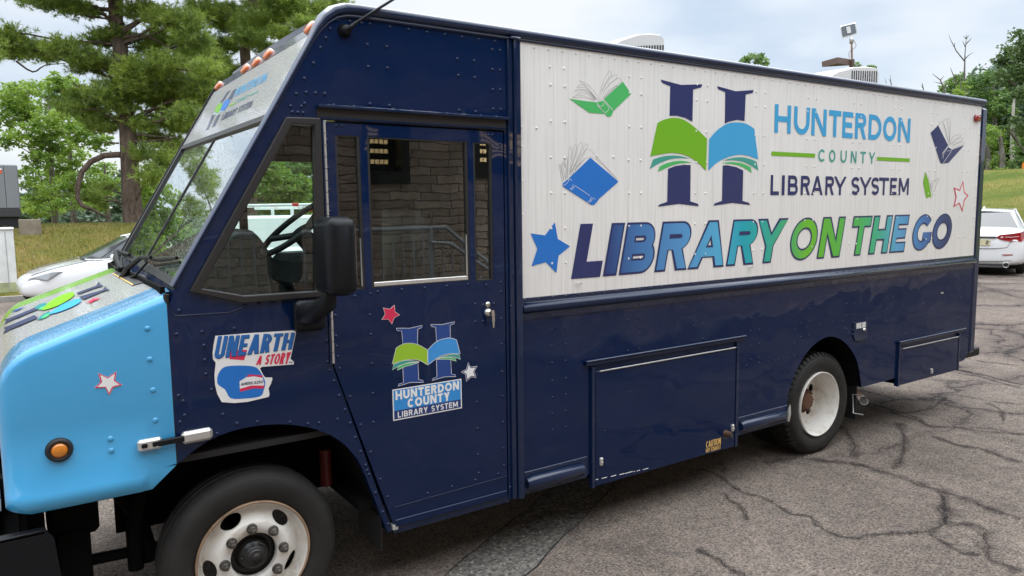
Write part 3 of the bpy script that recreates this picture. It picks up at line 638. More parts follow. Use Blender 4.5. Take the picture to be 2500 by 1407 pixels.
# banner lettering
def logo_front():
    mb = MB(); P = lambda *a: [cP(*p) for p in a]; fp = frontproj; L = .0045
    poly(mb, P((775, 990), (812, 970), (725, 1105), (700, 1105)), L, 0, fp); poly(mb, P((838, 975), (872, 955), (825, 1070), (780, 1075)), L, 0, fp)
    poly(mb, P((612, 1245), (640, 1240), (575, 1385), (540, 1405), (555, 1385)), L, 0, fp); poly(mb, P((672, 1240), (700, 1235), (640, 1360), (605, 1372)), L, 0, fp)
    poly(mb, smooth(P((640, 1200), (660, 1150), (690, 1118), (722, 1118), (712, 1160), (690, 1200), (672, 1218)), 3, True), L, 1, fp)
    poly(mb, smooth(P((705, 1192), (720, 1140), (745, 1095), (790, 1065), (805, 1085), (780, 1140), (745, 1188)), 3, True), L, 2, fp)
    lines(mb, P((625, 1232), (650, 1222), (672, 1240)), 2, L, 3, fp); lines(mb, P((680, 1225), (712, 1190), (735, 1200)), 2, L, 3, fp)
    word(mb, 'HUNTERDON', 0, 1, .2, .024, quadfn(P((880, 955), (1218, 780), (1180, 880), (842, 1050)), 1, .2, fp), L, 4, gap=.1)
    word(mb, 'COUNTY', 0, 1, .2, .03, quadfn(P((880, 1075), (1010, 1018), (995, 1060), (868, 1115)), 1, .2, fp), L, 5, gap=.3)
    word(mb, 'LIBRARY SYSTEM', 0, 1, .14, .026, quadfn(P((735, 1225), (1058, 1082), (1025, 1160), (708, 1298)), 1, .14, fp), L, 0, gap=.1)
    lines(mb, P((792, 1145), (862, 1110)), 3, L, 1, fp); lines(mb, P((1015, 1032), (1110, 985)), 2.4, L, 5, fp)
    mb.build('banner_lettering', [D['mute'], D['green'], D['blue'], D['paleblue'], D['sky'], D['teal']], ban)
logo_front()
# wipers
mb = MB()
def wpt(u, v, o): return frontproj(u, v, o)
mb.tube([wpt(322, 690, .05), wpt(345, 668, .07), wpt(372, 642, .06), wpt(392, 640, .05)], [.022, .016, .012, .008], 8)
mb.tube([wpt(383, 640, .03), wpt(412, 641, .03), wpt(447, 638, .03)], [.008, .013, .008], 6); mb.tube([wpt(382, 652, .012), wpt(446, 644, .012)], .006, 6)
mb.tube([wpt(318, 668, .05), wpt(304, 640, .05), wpt(302, 622, .05)], [.02, .02, .012], 8); mb.tube([wpt(298, 618, .03), wpt(312, 624, .03), wpt(328, 628, .03)], .010, 6)
mb.tube([wpt(330, 690, .04), wpt(362, 684, .06), wpt(385, 650, .05)], .006, 6); mb.tube([wpt(310, 670, .06), wpt(300, 655, .07), wpt(316, 640, .05), wpt(322, 668, .06)], .008, 6)
mb.build('windshield_wiper', [M['plastic']], TR)
# side mirror
mb = MB(); mb.cbox(1.105, 1.240, -.455, -.235, 1.675, 2.010, .035, sm=True)
mir = mb.build('side_mirror', [M['plastic']], TR, bevel=.012)
mb = MB(); mb.tube([(1.16, -.30, 1.69), (1.155, -.28, 1.63), (1.13, -.17, 1.575), (1.13, -.06, 1.56)], [.03, .04, .05, .055], 12)
mb.cbox(1.075, 1.235, -.06, .0, 1.47, 1.625, .03, sm=True); mb.build('mirror_arm', [M['plastic']], mir, bevel=.008)
# hood
HL = np.array([[-.20, 1.49], [-.008, 1.556], [.567, 1.702]])
zc = lambda x: 1.497+.354*(x+.012)
WY = 1.92; rc = .05
XF = -.078
xs = [-.078, -.0765, -.072, -.064, -.052, -.036, -.015, .007, .04, .07, .1, .2, .3, .4, .444, .5, .546]
mb = MB(); rows = []
for x in xs:
    q = max(0., min(1., (.007-x)/.085)); inset = .085*(1-math.sqrt(max(0, 1-q*q))); drop = .15*(1-math.sqrt(max(0, 1-max(0., min(1., (.05-x)/.128))**2)))
    zt = zc(x)-drop; zb = .853+(max(0, x-.444)*.86)+max(0, .007-x)*.25
    half = [(inset+.0, zb), (inset-(.018 if x < .43 else 0), zb+.004), (inset-(.020 if x < .43 else 0), max(.925, zb+.006)), (inset, .94), (inset, 1.2), (inset, zt-rc)]
    half += [(inset+rc*(1-math.cos(R_(a))), zt-rc+rc*math.sin(R_(a))) for a in (20, 40, 60, 80)]
    half += [(inset+.14, zt+.008), (.25, zt+.010), (.251, zt+.010), (.42, zt+.010), (.421, zt+.010), (.96, zt+.012)]
    row = half+[(WY-y, z_) for y, z_ in half[::-1][1:]]; rows.append([(x, y, z_) for y, z_ in row])
k = len(rows[0]); o = [p for r in rows for p in r]; mb.add(o, [])
for i in range(len(rows)-1):
    for j in range(k-1):
        ya = (rows[i][j][1]+rows[i][j+1][1])/2; top = j >= 9 and j < k-10
        m_ = 0
        if j >= 8: m_ = 1 if ya < .2505 else (2 if ya < WY-.4205 else 3)
        mb.f.append([i*k+j, i*k+j+1, (i+1)*k+j+1, (i+1)*k+j]); mb.m.append(m_); mb.sm.append(True)
# recessed rear edge up to the pillar notch
a = rows[-1]; mb.add(a+[(.567, y, z_+.005) for _, y, z_ in a], [(j, j+1, k+j+1, k+j) for j in range(9, k-10)], 0)
for q in range(len(mb.f)-(k-19), len(mb.f)):
    c = np.mean([mb.v[i][1] for i in mb.f[q]]); mb.m[q] = 1 if c < .25 else (2 if c < 1.58 else 3)
mb.add([rows[0][j] for j in range(k)], [list(range(k))])
rvp = [cL(1037, 147), cL(1053, 352), cL(750, 478), cL(756, 557), cL(1072, 560), cH(1125, 1103), cH(1143, 1338)]
mb.rivets([S(*p) for p in rvp], 0, .0125, .006, n=12)
hood = mb.build('hood', [M['sky_paint'], M['wet_sky'], M['wet_white'], M['wet_green']], TR)
HN = np.array([-.3337, 0, .9427]); HO = np.array([0, 0, zc(0)+.015])
def hoodz(x, y):
    yy = min(y, WY-y); cr_ = np.interp(yy, [0, .05, .14, .25, .42, .96], [-.03, .004, .008, .010, .010, .012])
    return zc(x)+cr_-.15*(1-math.sqrt(max(0, 1-max(0., min(1., (.05-x)/.128))**2)))
def hoodproj(u, v, l):
    q = PP(u, v, HO, HN)
    for _ in range(6): q = PP(u, v, (q[0], 0, hoodz(q[0], q[1])), HN)
    return (q[0], q[1], hoodz(q[0], q[1])+l)
def hood_art():
    mb = MB(); P = lambda *a: [cH(*p) for p in a]; L = .006; pj = hoodproj
    poly(mb, P((790, 785), (745, 795), (600, 848), (580, 838), (735, 782), (758, 748), (762, 770)), L, 0, pj)
    poly(mb, P((840, 815), (800, 822), (640, 888), (600, 868), (785, 815), (808, 785), (810, 805)), L, 0, pj)
    poly(mb, smooth(P((320, 970), (365, 920), (440, 870), (520, 838), (565, 836), (560, 862), (500, 905), (420, 945)), 3, True), L, 1, pj)
    poly(mb, smooth(P((375, 1000), (430, 955), (500, 915), (580, 885), (618, 890), (605, 915), (540, 950), (450, 985)), 3, True), L, 2, pj)
    for q, m in ((P((262, 950), (300, 925), (345, 912), (362, 925), (335, 940), (300, 950), (285, 965)), 3), (P((285, 962), (320, 942), (352, 935), (340, 955), (310, 968)), 4), (P((285, 1040), (330, 1000), (375, 978), (385, 990), (345, 1010), (310, 1045)), 3), (P((315, 1030), (350, 1002), (382, 992), (370, 1015), (335, 1035)), 4)): poly(mb, q, L, m, pj)
    def ribbon(a, b, m, n=10):
        for i in range(n):
            A0, A1 = [np.array(a[0])*(1-t)+np.array(a[1])*t for t in (i/n, (i+1)/n)]; B0, B1 = [np.array(b[0])*(1-t)+np.array(b[1])*t for t in (i/n, (i+1)/n)]
            poly(mb, P(A0, A1, B1, B0), L, m, pj)
    ribbon(((62, 1035), (272, 948)), ((80, 1050), (300, 960)), 0); poly(mb, P((30, 1040), (62, 1034), (80, 1050), (30, 1082), (48, 1052)), L, 0, pj)
    ribbon(((58, 1095), (262, 1008)), ((75, 1120), (292, 1028)), 0); poly(mb, P((25, 1105), (58, 1094), (75, 1120), (22, 1156), (40, 1117)), L, 0, pj)
    poly(mb, P((645, 915), (700, 893), (712, 880), (730, 884), (770, 872), (738, 893), (715, 900), (690, 918), (675, 908)), L, 5, pj)
    poly(mb, P((85, 980), (120, 966), (150, 955), (190, 945), (150, 965), (118, 978)), L, 6, pj)
    mb.build('hood_logo', [*[paint('hood_vinyl', hexc(*q), .7, spec=.15) for q in ((52, 58, 82), (112, 178, 22), (58, 150, 205), (40, 120, 120), (74, 170, 110), (200, 40, 74), (28, 66, 136))]], hood)
hood_art()
mb = MB(); q = [cH(*p) for p in [(865, 690), (925, 655), (1100, 700), (1140, 745), (1015, 778)]]; poly(mb, q, .0045, 0, hoodproj); poly(mb, [cH(*p) for p in [(858, 690), (865, 686), (1020, 772), (1012, 781)]], .0055, 1, hoodproj)
mb.build('cowl_opening', [M['slot'], D['amber']], hood)  # flat decal, the shade of the opening painted dark
# turn signal and rubber hood latch on the hood side
mb = MB(); a = S(145, 1100, -.01); mb.lathe([(.029, -.010), (.034, -.018), (.041, -.018), (.048, -.011), (.050, 0)], (a[0], 0, a[1]), 32, 0); mb.lathe([(0, -.024), (.016, -.023), (.026, -.019), (.031, -.010)], (a[0], 0, a[1]), 28, 1)
mb.build('amber_side_light', [M['black'], M['amberdeep']], hood)
mb = MB(); P1 = S(365, 1086, -.02); P2 = S(480, 1064, -.02)
ang = math.atan2(P2[1]-P1[1], P2[0]-P1[0]); Rm = Matrix.Translation((P1[0], 0, P1[1])) @ Matrix.Rotation(-ang, 4, 'Y')
dd = math.hypot(P2[0]-P1[0], P2[1]-P1[1])
mb.cbox(-.046, .050, -.030, .0, -.026, .026, .010, 0, False, Rm); mb.cbox(-.032, -.008, -.032, -.028, -.009, .009, .004, 1, False, Rm); mb.cbox(.01, .03, -.032, -.028, -.010, .010, .004, 1, False, Rm)
mb.cbox(dd-.062, dd+.066, -.036, .0, -.027, .027, .012, 0, False, Rm); mb.cbox(.03, dd-.01, -.034, -.014, -.013, .013, .004, 1, False, Rm)
mb.build('hood_latch', [M['alu'], M['plastic']], hood)
mb = MB(); xA = [(.548, 1.69), (.546, 1.62), (.548, .945)]; mb.tube([(x+.0, .012, z_) for x, z_ in xA], .012, 8); mb.build('hood_seal', [M['black']], TR)
# bumper
mb = MB()
mb.plate([smooth([(-.42, .44), (-.42, .77), (.045, .785), (.075, .74), (.10, .44)], 1)], -.03, .0)
mb.cbox(-.46, -.40, .0, 1.95, .44, .77, .015); mb.cbox(-.42, .05, -.03, .02, .765, .785, .006)
mb.rivets([(-.4+.028*i+random.Random(i).uniform(-.008, .008), .748) for i in range(16)], -.03, .003, .003, n=5)
mb.add([(-.44, -.03, .772), (-.1, .35, .772), (-.12, 1.95, .772), (-.44, 1.95, .772)], [(0, 1, 2, 3)], 1)
mb.build('front_bumper', [M['plastic'], M['wet_navy']], TR, bevel=.006)
# chassis, liners, cab interior
mb = MB()
al = archF; vs = [(x, .002, z_) for x, z_ in al]+[(x, .62, z_+.02) for x, z_ in al]; k = len(al); mb.add(vs, [(i, i+1, k+i+1, k+i) for i in range(k-1)])
mb.box(.35, 1.75, .62, .64, .45, 1.25); mb.box(.53, .55, .04, 2.0, .9, 1.72)
mb.build('wheel_well_liner', [M['under']], TR); mb = MB()
al = archR; vs = [(x, .002, z_) for x, z_ in al]+[(x, .75, z_) for x, z_ in al]; k = len(al); mb.add(vs, [(i, i+1, k+i+1, k+i) for i in range(k-1)]); mb.box(4.8, 6.0, .72, .74, .40, 1.0)
mb.build('wheel_well_liner', [M['under']], TR)
mb = MB(); mb.box(-.2, 7.7, .66, .74, .62, .82); mb.box(-.2, 7.7, 1.38, 1.46, .62, .82); mb.cbox(.82, .93, .2, 1.9, .36, .46, .02); mb.cbox(5.3, 5.5, .2, 1.9, .34, .50, .04)
mb.cbox(.06, .26, .30, .55, .60, .86, .02); mb.cbox(.08, .22, .28, .50, .33, .64, .015); mb.tube([(.15, .38, .45), (.85, .42, .40)], .028, 8); mb.tube([(.40, .36, .36), (.40, .36, .55), (.47, .42, .8)], .035, 8); mb.tube([(.30, .6, .8), (.42, .42, .62), (.47, .4, .37)], .04, 8)
mb.box(.0, .52, .5, 1.5, .8, 1.4); mb.box(-.03, -.01, .05, 1.88, .66, .9); mb.box(-.04, .05, .12, .50, .42, .86); mb.box(-.30, .0, .30, 1.7, .60, .66); mb.box(2.5, 4.8, .3, 1.1, .42, .62); mb.tube([(.62, .66, .50), (.95, .66, .47), (1.35, .66, .53)], .035, 6)  # includes plates behind the bumper, added to block bright ground under the nose
mb.box(1.4, 2.4, .05, 2.05, .50, .54); mb.box(.55, 2.4, 2.07, 2.10, .33, 1.55); mb.box(2.4, 7.7, 2.10, 2.125, .30, .55); mb.box(2.95, 4.25, .02, .8, .32, .6); mb.box(6.45, 7.5, .02, .7, .44, .6); mb.box(5.9, 6.45, .30, .5, .50, .58)  # includes far-side skirts, added to shut light out from underneath
mb.build('chassis', [M['under']], TR)
mb = MB(); a = S(795, 1140, .35); mb.tube([(a[0], .35, a[1]-.10), (a[0], .35, a[1]+.10)], .032, 14); mb.build('red_shock_absorber', [paint('dark_red', (.10, .008, .008), .5)], TR)
mb = MB(); f0 = S(950, 1300); mb.box(1.505, 1.511, .03, .33, .27, .50); mb.build('front_mud_flap', [M['black']], TR)
mb = MB(); mb.box(5.905, 5.915, .05, .60, .20, .60); mf = mb.build('rear_mud_flap', [M['black']], TR)
mb = MB()
q = [PP(*p, (5.89, 0, 0), (1, 0, 0)) for p in [(2107, 966), (2082, 963), (2083, 1009), (2107, 1013)]]; mb.tube([tuple(p) for p in q], .006, 8); mb.build('wire_bracket', [M['alu']], mf)
mb = MB(); ec = [(6.00, .25, .50), (6.02, .18, .46), (6.04, .12, .40), (6.06, .07, .335)]
for th, m_ in ((.052, 0), (.046, 1)):
    vs = []; n = 14
    for i, p in enumerate(ec):
        for j in range(n): 
            a = 2*math.pi*j/n; s_ = 1+.25*(i == 3); vs.append((p[0]+th*s_*math.cos(a), p[1]+.35*th*math.sin(a), p[2]+.62*th*math.sin(a)))
    mb.add(vs, [(i*n+j, i*n+(j+1) % n, (i+1)*n+(j+1) % n, (i+1)*n+j) for i in range(3) for j in range(n)], m_, True)
mb.build('tail_pipe', [paint('tail_pipe_steel', (.42, .34, .29), .5, metal=.3, var=.3), M['slot']], TR)
mb = MB(); mb.box(.57, 2.36, .05, 2.10, .93, .96); mb.box(2.335, 2.36, .04, 2.12, .9, 2.96); mb.box(1.35, 2.36, .04, 2.12, 2.93, 2.95)
mb.plate([[(.56, .95), (.56, 1.68), (1.27, 2.90), (2.36, 2.95), (2.36, .95)], [(.80, 1.60), (1.15, 2.36), (1.395, 2.40), (1.395, 1.52)], [(1.45, 1.52), (1.45, 2.40), (2.15, 2.40), (2.15, 1.52)]], 2.085, 2.11)
mb.box(.58, .80, .06, 2.05, 1.45, 1.60)
mb.build('cab_shell', [M['cab']], TR)
mb = MB(); mb.plate([[(.80, 1.60), (1.15, 2.36), (1.395, 2.40), (1.395, 1.52)]], 2.10, 2.101, back=False); mb.plate([[(1.45, 1.52), (1.45, 2.40), (2.15, 2.40), (2.15, 1.52)]], 2.10, 2.101, back=False); mb.build('far_cab_window', [M['glass']], TR)
mb = MB()    # engine cover between the seats
ec = smooth([S(*p, .75) for p in [(492, 665), (520, 620), (560, 580), (600, 560), (632, 585), (660, 630), (690, 690), (715, 725)]], 3)
loop = [(x, z_) for x, z_ in ec]+[(ec[-1][0], 1.0), (ec[0][0], 1.0)]; mb.plate([loop], .70, 1.35); mb.build('engine_cover', [M['cabgrey']], TR, bevel=.02)
mb = MB(); c = np.array([*[S(722, 555, .50)[0]], .50, S(722, 555, .50)[1]]); ax = Vector((-.62, 0, .78)).normalized(); e1 = Vector((0, 1, 0)); e2 = ax.cross(e1)
ring = [tuple(Vector(c)+(e1*math.cos(2*math.pi*i/40)+e2*math.sin(2*math.pi*i/40))*.215) for i in range(41)]; mb.tube(ring, .016, 10, cap=False)
for a in (30, 150, 270): mb.tube([tuple(Vector(c)-ax*.05), tuple(Vector(c)+(e1*math.cos(R_(a))+e2*math.sin(R_(a)))*.21)], .017, 8)
mb.tube([tuple(Vector(c)-ax*.02), tuple(Vector(c)-ax*.55)], [.05, .06], 12); mb.build('steering_wheel', [M['vinyl']], TR)
mb = MB(); p = S(700, 640, .5); mb.cbox(p[0]-.03, p[0]+.20, .32, .70, p[1]-.13, p[1]+.04, .03); mb.build('instrument_cluster', [M['cab']], TR)
mb = MB(); mb.cbox(1.50, 2.0, .30, .80, 1.35, 1.50, .05, sm=True); mb.cbox(1.88, 2.03, .32, .78, 1.48, 2.05, .05, sm=True); mb.build('driver_seat', [M['vinyl']], TR)
# wheels
def tyre(mb, c, tread=0, flip=1):
    pr = [(.258, .045), (.272, .022), (.292, .012), (.318, .003), (.345, .0), (.372, .004), (.374, .0055), (.380, .0055), (.382, .008), (.396, .022), (.406, .040), (.412, .060), (.414, .075), (.409, .077), (.409, .086), (.414, .088), (.415, .118), (.409, .12), (.409, .128), (.414, .130), (.414, .155), (.412, .175), (.404, .196), (.36, .222), (.31, .222), (.258, .19)]
    mb.lathe([(r, h*flip) for r, h in pr], c, 96)
    if tread:
        for i in range(52):
            a = 2*math.pi*i/52; rm = Matrix.Translation(c) @ Matrix.Rotation(-a, 4, 'Y')
            for y0, y1, sh in ((.028, .075, 0), (.082, .125, .5), (.132, .175, 0), (.18, .206, .5)):
                rm2 = rm @ Matrix.Rotation(-sh*2*math.pi/52, 4, 'Y'); r0 = .402 if y0 > .03 and y1 < .2 else .392
                mb.hull([(r, y, t) for t in (-.0165, .0165) for r, y in ((r0, y0+(.0 if y0 > .03 else -.012)), (.422, y0+(.002 if y0 > .03 else .012)), (.422, y1), (r0, y1))], mat4=rm2)
def holes_disc(mb, c, ri, ro, yi, yo, n, hr, hw, hh, a0, m=0):
    f = lambda x, z_, y: (c[0]+x, c[1]+yi+(yo-yi)*((math.hypot(x, z_)-ri)/(ro-ri)), c[2]+z_)
    C_ = lambda r: [(r*math.cos(2*math.pi*i/72), r*math.sin(2*math.pi*i/72)) for i in range(72)]
    hs = []
    for k in range(n):
        a = R_(a0+360/n*k); hs.append([(hr*math.cos(a)+hw*math.cos(t)*-math.sin(a)+hh*math.sin(t)*math.cos(a), hr*math.sin(a)+hw*math.cos(t)*math.cos(a)+hh*math.sin(t)*math.sin(a)) for t in [2*math.pi*i/20 for i in range(20)]])
    tri = tessellate_polygon([[Vector((*p, 0)) for p in l] for l in [C_(ro), C_(ri)]+hs]); pts = [p for l in [C_(ro), C_(ri)]+hs for p in l]
    mb.add([f(*p, 0) for p in pts], tri, m, False)
    for h in hs:
        k = len(h); vs = [f(*p, 0) for p in h]+[(q[0], q[1]+.012, q[2]) for q in [f(*p, 0) for p in h]]; mb.add(vs, [(i, (i+1) % k, k+(i+1) % k, k+i) for i in range(k)], m)
def front_wheel(cx, cy, flip=1, full=True):
    c = (cx, cy, .402); mb = MB(); tyre(mb, c, 0, flip); wh = mb.build('front_wheel', [M['tyre']], TR)
    mb = MB(); mb.lathe([(r, h*flip) for r, h in [(.258, .05), (.266, .034), (.2685, .016), (.262, .010), (.256, .016), (.251, .034), (.245, .062), (.236, .080), (.226, .082)]], c, 96, mats=[1, 1, 1, 1, 0, 0, 0, 0])
    if full:
        holes_disc(mb, c, .164, .228, .026, .084, 5, .199, .052, .027, 117)
        mb.lathe([(.164, .026), (.158, .023), (.112, .022), (.109, .030), (.108, .06)], c, 72)
    else: mb.lathe([(.226, .08*flip), (.17, .03*flip), (.0, .03*flip)], c, 40)
    mb.build('rim', [M['rim'], M['rust_edge']], wh)
    if full:
        mb = MB(); mb.lathe([(.110, .03), (.109, .085), (.072, .085), (.068, .040), (.062, .034), (.055, .030), (.052, .008), (.044, .002), (.040, .002), (.038, -.006), (.034, -.008), (.020, -.008), (.018, -.014), (.0, -.015)], c, 40)
        for a in (60, 180, 300): mb.lathe([(0, -.004+.02), (.007, .016), (.008, .03)], (c[0]+.058*math.cos(R_(a)), c[1], c[2]+.058*math.sin(R_(a))), 10)
        mb.build('hub', [paint('hub_black', (.014, .014, .014), .4)], wh)
        for k in range(8):
            a = R_(3+45*k); p = (c[0]+.1375*math.cos(a), c[1]+.024, c[2]+.1375*math.sin(a)); mb = MB()
            mb.lathe([(.025, .0), (.025, -.008), (.021, -.010)], p, 18); mb.lathe([(.021, -.006), (.0205, -.028), (.016, -.033), (.012, -.033)], p, 6, sm=False); mb.lathe([(.012, -.03), (.012, -.046), (.009, -.049), (0, -.049)], p, 10)
            mb.build('lug_nut', [M['lug']], wh)
def rear_wheel(cx, cy, full=True, flip=1):
    c = (cx, cy, .415); mb = MB(); tyre(mb, c, 1 if full else 0, flip); wh = mb.build('rear_wheel', [M['tyre']], TR)
    mb = MB(); mb.lathe([(r, h*flip) for r, h in [(.258, .05), (.265, .02), (.266, .006), (.260, .002), (.255, .010), (.249, .03), (.243, .05), (.241, .085), (.232, .105), (.230, .170), (.222, .192)]], c, 96, mats=[0]*10)
    if full: holes_disc(mb, c, .085, .222, .188, .192, 5, .165, .036, .036, 100)
    else: mb.lathe([(.222, .168*flip), (0, .165*flip)], c, 40)
    mb.build('rim', [M['rim']], wh)
    if full:
        mb = MB(); mb.lathe([(.105, .188), (.104, .160), (.098, .152), (.070, .148), (.066, .115), (.058, .110), (0, .108)], c, 32)
        for k in range(10): a = R_(36*k); p = (c[0]+.088*math.cos(a), c[1]+.152, c[2]+.088*math.sin(a)); mb.lathe([(.012, 0), (.012, -.015), (.007, -.017), (.006, -.025), (0, -.025)], p, 6, sm=False)
        mb.build('hub', [M['rust']], wh)
front_wheel(.874, .05); rear_wheel(5.397, .05)
front_wheel(.874, 2.02, -1, False); rear_wheel(5.397, .34, False); rear_wheel(5.397, 2.08, False, -1)
# ------------------------------------------------------------------ graphics on the truck's side
L1 = .0022
V = lambda f, *a: [f(*p) for p in a]
# logo columns and book on the white panel
def biglogo():
    mb = MB(); f = cA
    poly(mb, V(f, (1020, 379), (1030, 400), (1086, 425), (1081, 627), (1130, 627), (1185, 640), (1238, 667), (1243, 447), (1300, 432), (1305, 411), (1160, 416)), L1, 0)
    poly(mb, V(f, (1408, 424), (1415, 445), (1464, 465), (1461, 681), (1490, 668), (1545, 656), (1596, 664), (1604, 482), (1652, 471), (1659, 451), (1535, 459)), L1, 0)
    poly(mb, V(f, (1226, 966), (1180, 964), (1120, 973), (1070, 992), (1065, 1218), (1010, 1238), (1001, 1252), (1145, 1233), (1281, 1249), (1276, 1232), (1223, 1215)), L1, 0)
    poly(mb, V(f, (1447, 969), (1480, 968), (1540, 980), (1587, 1003), (1582, 1212), (1626, 1225), (1634, 1240), (1510, 1226), (1383, 1245), (1390, 1230), (1441, 1212)), L1, 0)
    poly(mb, V(f, (999, 675))+smooth(V(f, (999, 675), (1050, 652), (1110, 642), (1180, 656), (1260, 712), (1338, 785)), 5)[1:]+V(f, (1332, 1006))+smooth(V(f, (1332, 1006), (1270, 945), (1190, 898), (1110, 883), (1030, 890), (949, 907)), 5)[1:], L1, 1)
    poly(mb, smooth(V(f, (1353, 788), (1410, 725), (1480, 682), (1550, 673), (1610, 685), (1663, 716)), 5)+V(f, (1690, 928))+smooth(V(f, (1690, 928), (1620, 902), (1550, 896), (1470, 916), (1400, 955), (1348, 1006)), 5)[1:], L1, 2)
    poly(mb, smooth(V(f, (967, 928), (1030, 908), (1100, 900), (1160, 905), (1218, 921)), 4)+smooth(V(f, (1160, 918), (1090, 925), (1020, 950), (945, 993)), 4), L1, 3)
    poly(mb, smooth(V(f, (1013, 975), (1070, 950), (1130, 938), (1180, 938), (1236, 948)), 4)+smooth(V(f, (1180, 952), (1120, 962), (1060, 985), (1001, 1011)), 4), L1, 4)
    poly(mb, smooth(V(f, (1449, 935), (1500, 920), (1560, 912), (1620, 920), (1679, 943)), 4)+V(f, (1691, 1004))+smooth(V(f, (1650, 975), (1590, 945), (1520, 932)), 4), L1, 3)
    poly(mb, smooth(V(f, (1440, 953), (1500, 945), (1560, 950), (1600, 962), (1638, 981)), 4)+V(f, (1645, 1019))+smooth(V(f, (1610, 995), (1560, 970), (1500, 958)), 4), L1, 4)
    mb.build('book_logo', [D['navy'], D['green'], D['sky'], D['teal'], D['leaf']], side)
biglogo()
def at(f, pts): return [S(*f(*p))[0] for p in pts]
def ext(f, prs, y0, y1, xa, xb):     # letter left/right px at the line's mid height
    y = lambda x: y0+(y1-y0)*(x-xa)/(xb-xa)
    return [(S(*f(a, y(a)))[0], S(*f(b, y(b)))[0]) for a, b in prs]
mb = MB(); letters(mb, 'HUNTERDON', ext(cB, [(115, 226), (248, 355), (369, 471), (487, 570), (581, 653), (668, 745), (761, 849), (861, 951), (964, 1046)], 363, 448, 115, 1045), .202, .0405, sidefn(2.5565), L1); mb.build('hunterdon_lettering', [D['sky']], side)
mb = MB(); letters(mb, 'COUNTY', ext(cB, [(415, 464), (488, 532), (567, 609), (638, 677), (703, 741), (761, 804)], 620, 636, 415, 803), .094, .0165, sidefn(2.363), L1); mb.build('county_lettering', [D['teal']], side)
mb = MB()
for x0, x1 in ((4.607, 5.132), (5.989, 6.502)): mb.add([(x0, -L1, 2.392), (x1, -L1, 2.392), (x1, -L1, 2.4215), (x0, -L1, 2.4215)], [(0, 1, 2, 3)])
mb.build('green_rule', [D['green']], side)
mb = MB(); letters(mb, 'LIBRARYSYSTEM', ext(cB, [(87, 145), (164, 183), (206, 274), (294, 358), (367, 446), (463, 523), (521, 607), (642, 698), (696, 779), (779, 832), (831, 898), (908, 953), (967, 1036)], 823, 831, 90, 1035), .145, .0275, sidefn(2.1085), L1); mb.build('library_system_lettering', [D['navy']], side)
# LIBRARY ON THE GO: sheared letters, navy outline with a graded fill
Z0, HH, SH, GR = 1.6145, .325, .224, .0135
def uns(f, p): x, z_ = S(*f(*p)); return x-SH*(z_-Z0)
spec = [('L', cC, (553, 698), (850, 528)), ('I', cC, (850, 674), (1060, 174)), ('B', cC, (998, 662), (1366, 300)), ('R', cC, (1333, 635), (1632, 606)), ('A', cC, (1643, 608), (1986, 576)), ('R', cC, (2005, 576), (2262, 552)),
        ('Y', cB, (2, 1056), (213, 1042)), ('O', cB, (221, 1210), (416, 1140)), ('N', cB, (402, 1325), (606, 1033)), ('T', cB, (650, 1083), (789, 1028)), ('H', cB, (755, 1298), (930, 1022)), ('E', cB, (900, 1287), (1045, 1020)), ('G', cB, (1063, 1150), (1203, 1095)), ('O', cB, (1199, 1145), (1334, 1110))]
mb = MB(); mb2 = MB()
for c, f, a, b in spec:
    x0, x1 = uns(f, a), uns(f, b)
    if c == 'R': x1 += .004
    W, t = x1-x0, {'I': .118, 'O': .088, 'G': .088, 'E': .092, 'T': .095}.get(c, .098)
    t = min(t, W) if c != 'I' else W
    letter(mb, c, x0, W, HH, t, sidefn(Z0), L1, 0, SH)
    if c != 'L': letter(mb2, c, x0+GR, W-2*GR, HH-2*GR, t-2*GR, lambda x, y, l: (x+SH*GR, -l, Z0+GR+y), L1+.0012, 0, SH)
mb.build('slogan_outline', [D['navy']], side); mb2.build('slogan_lettering', [D['grad']], side)
# stars
def star(f, pts): return [f(*p) for p in pts]
def inset(pts, k):
    cx, cy = sum(p[0] for p in pts)/len(pts), sum(p[1] for p in pts)/len(pts); return [(cx+(a-cx)*k, cy+(b-cy)*k) for a, b in pts]
def starpart(name, pts, mats, ks, par, lay=0.):
    mb = MB()
    for i, k in enumerate(ks): poly(mb, inset(pts, k), L1+lay+.0006*i, i)
    mb.build(name, mats, par)
starpart('blue_star', star(cC, [(401, 165), (428, 322), (544, 391), (436, 478), (415, 642), (316, 540), (182, 577), (237, 414), (171, 270), (308, 288)]), [D['blue']], [1], side)
starpart('red_outline_star', star(cB, [(1410, 790), (1418, 870), (1446, 893), (1418, 932), (1405, 1008), (1382, 950), (1341, 976), (1358, 905), (1344, 838), (1385, 855)]), [D['red'], D['white']], [1, .80], side)
starpart('red_star', star(cN, [(185, 107), (192, 180), (243, 215), (183, 246), (157, 316), (118, 263), (45, 266), (83, 205), (62, 138), (132, 150)]), [D['white'], D['red']], [1, .93], door, .003)
starpart('white_star', star(cN, [(975, 722), (1000, 772), (1074, 762), (1043, 822), (1062, 890), (1008, 882), (955, 930), (945, 855), (898, 828), (955, 795)]), [D['white'], D['signnavy'], D['white']], [1, .92, .74], door, .003)
starpart('hood_star', star(cL, [(790, 17), (780, 80), (832, 112), (768, 128), (740, 182), (713, 130), (637, 133), (680, 90), (663, 28), (730, 58)]), [D['white'], D['red'], D['white']], [1, .96, .78], hood)
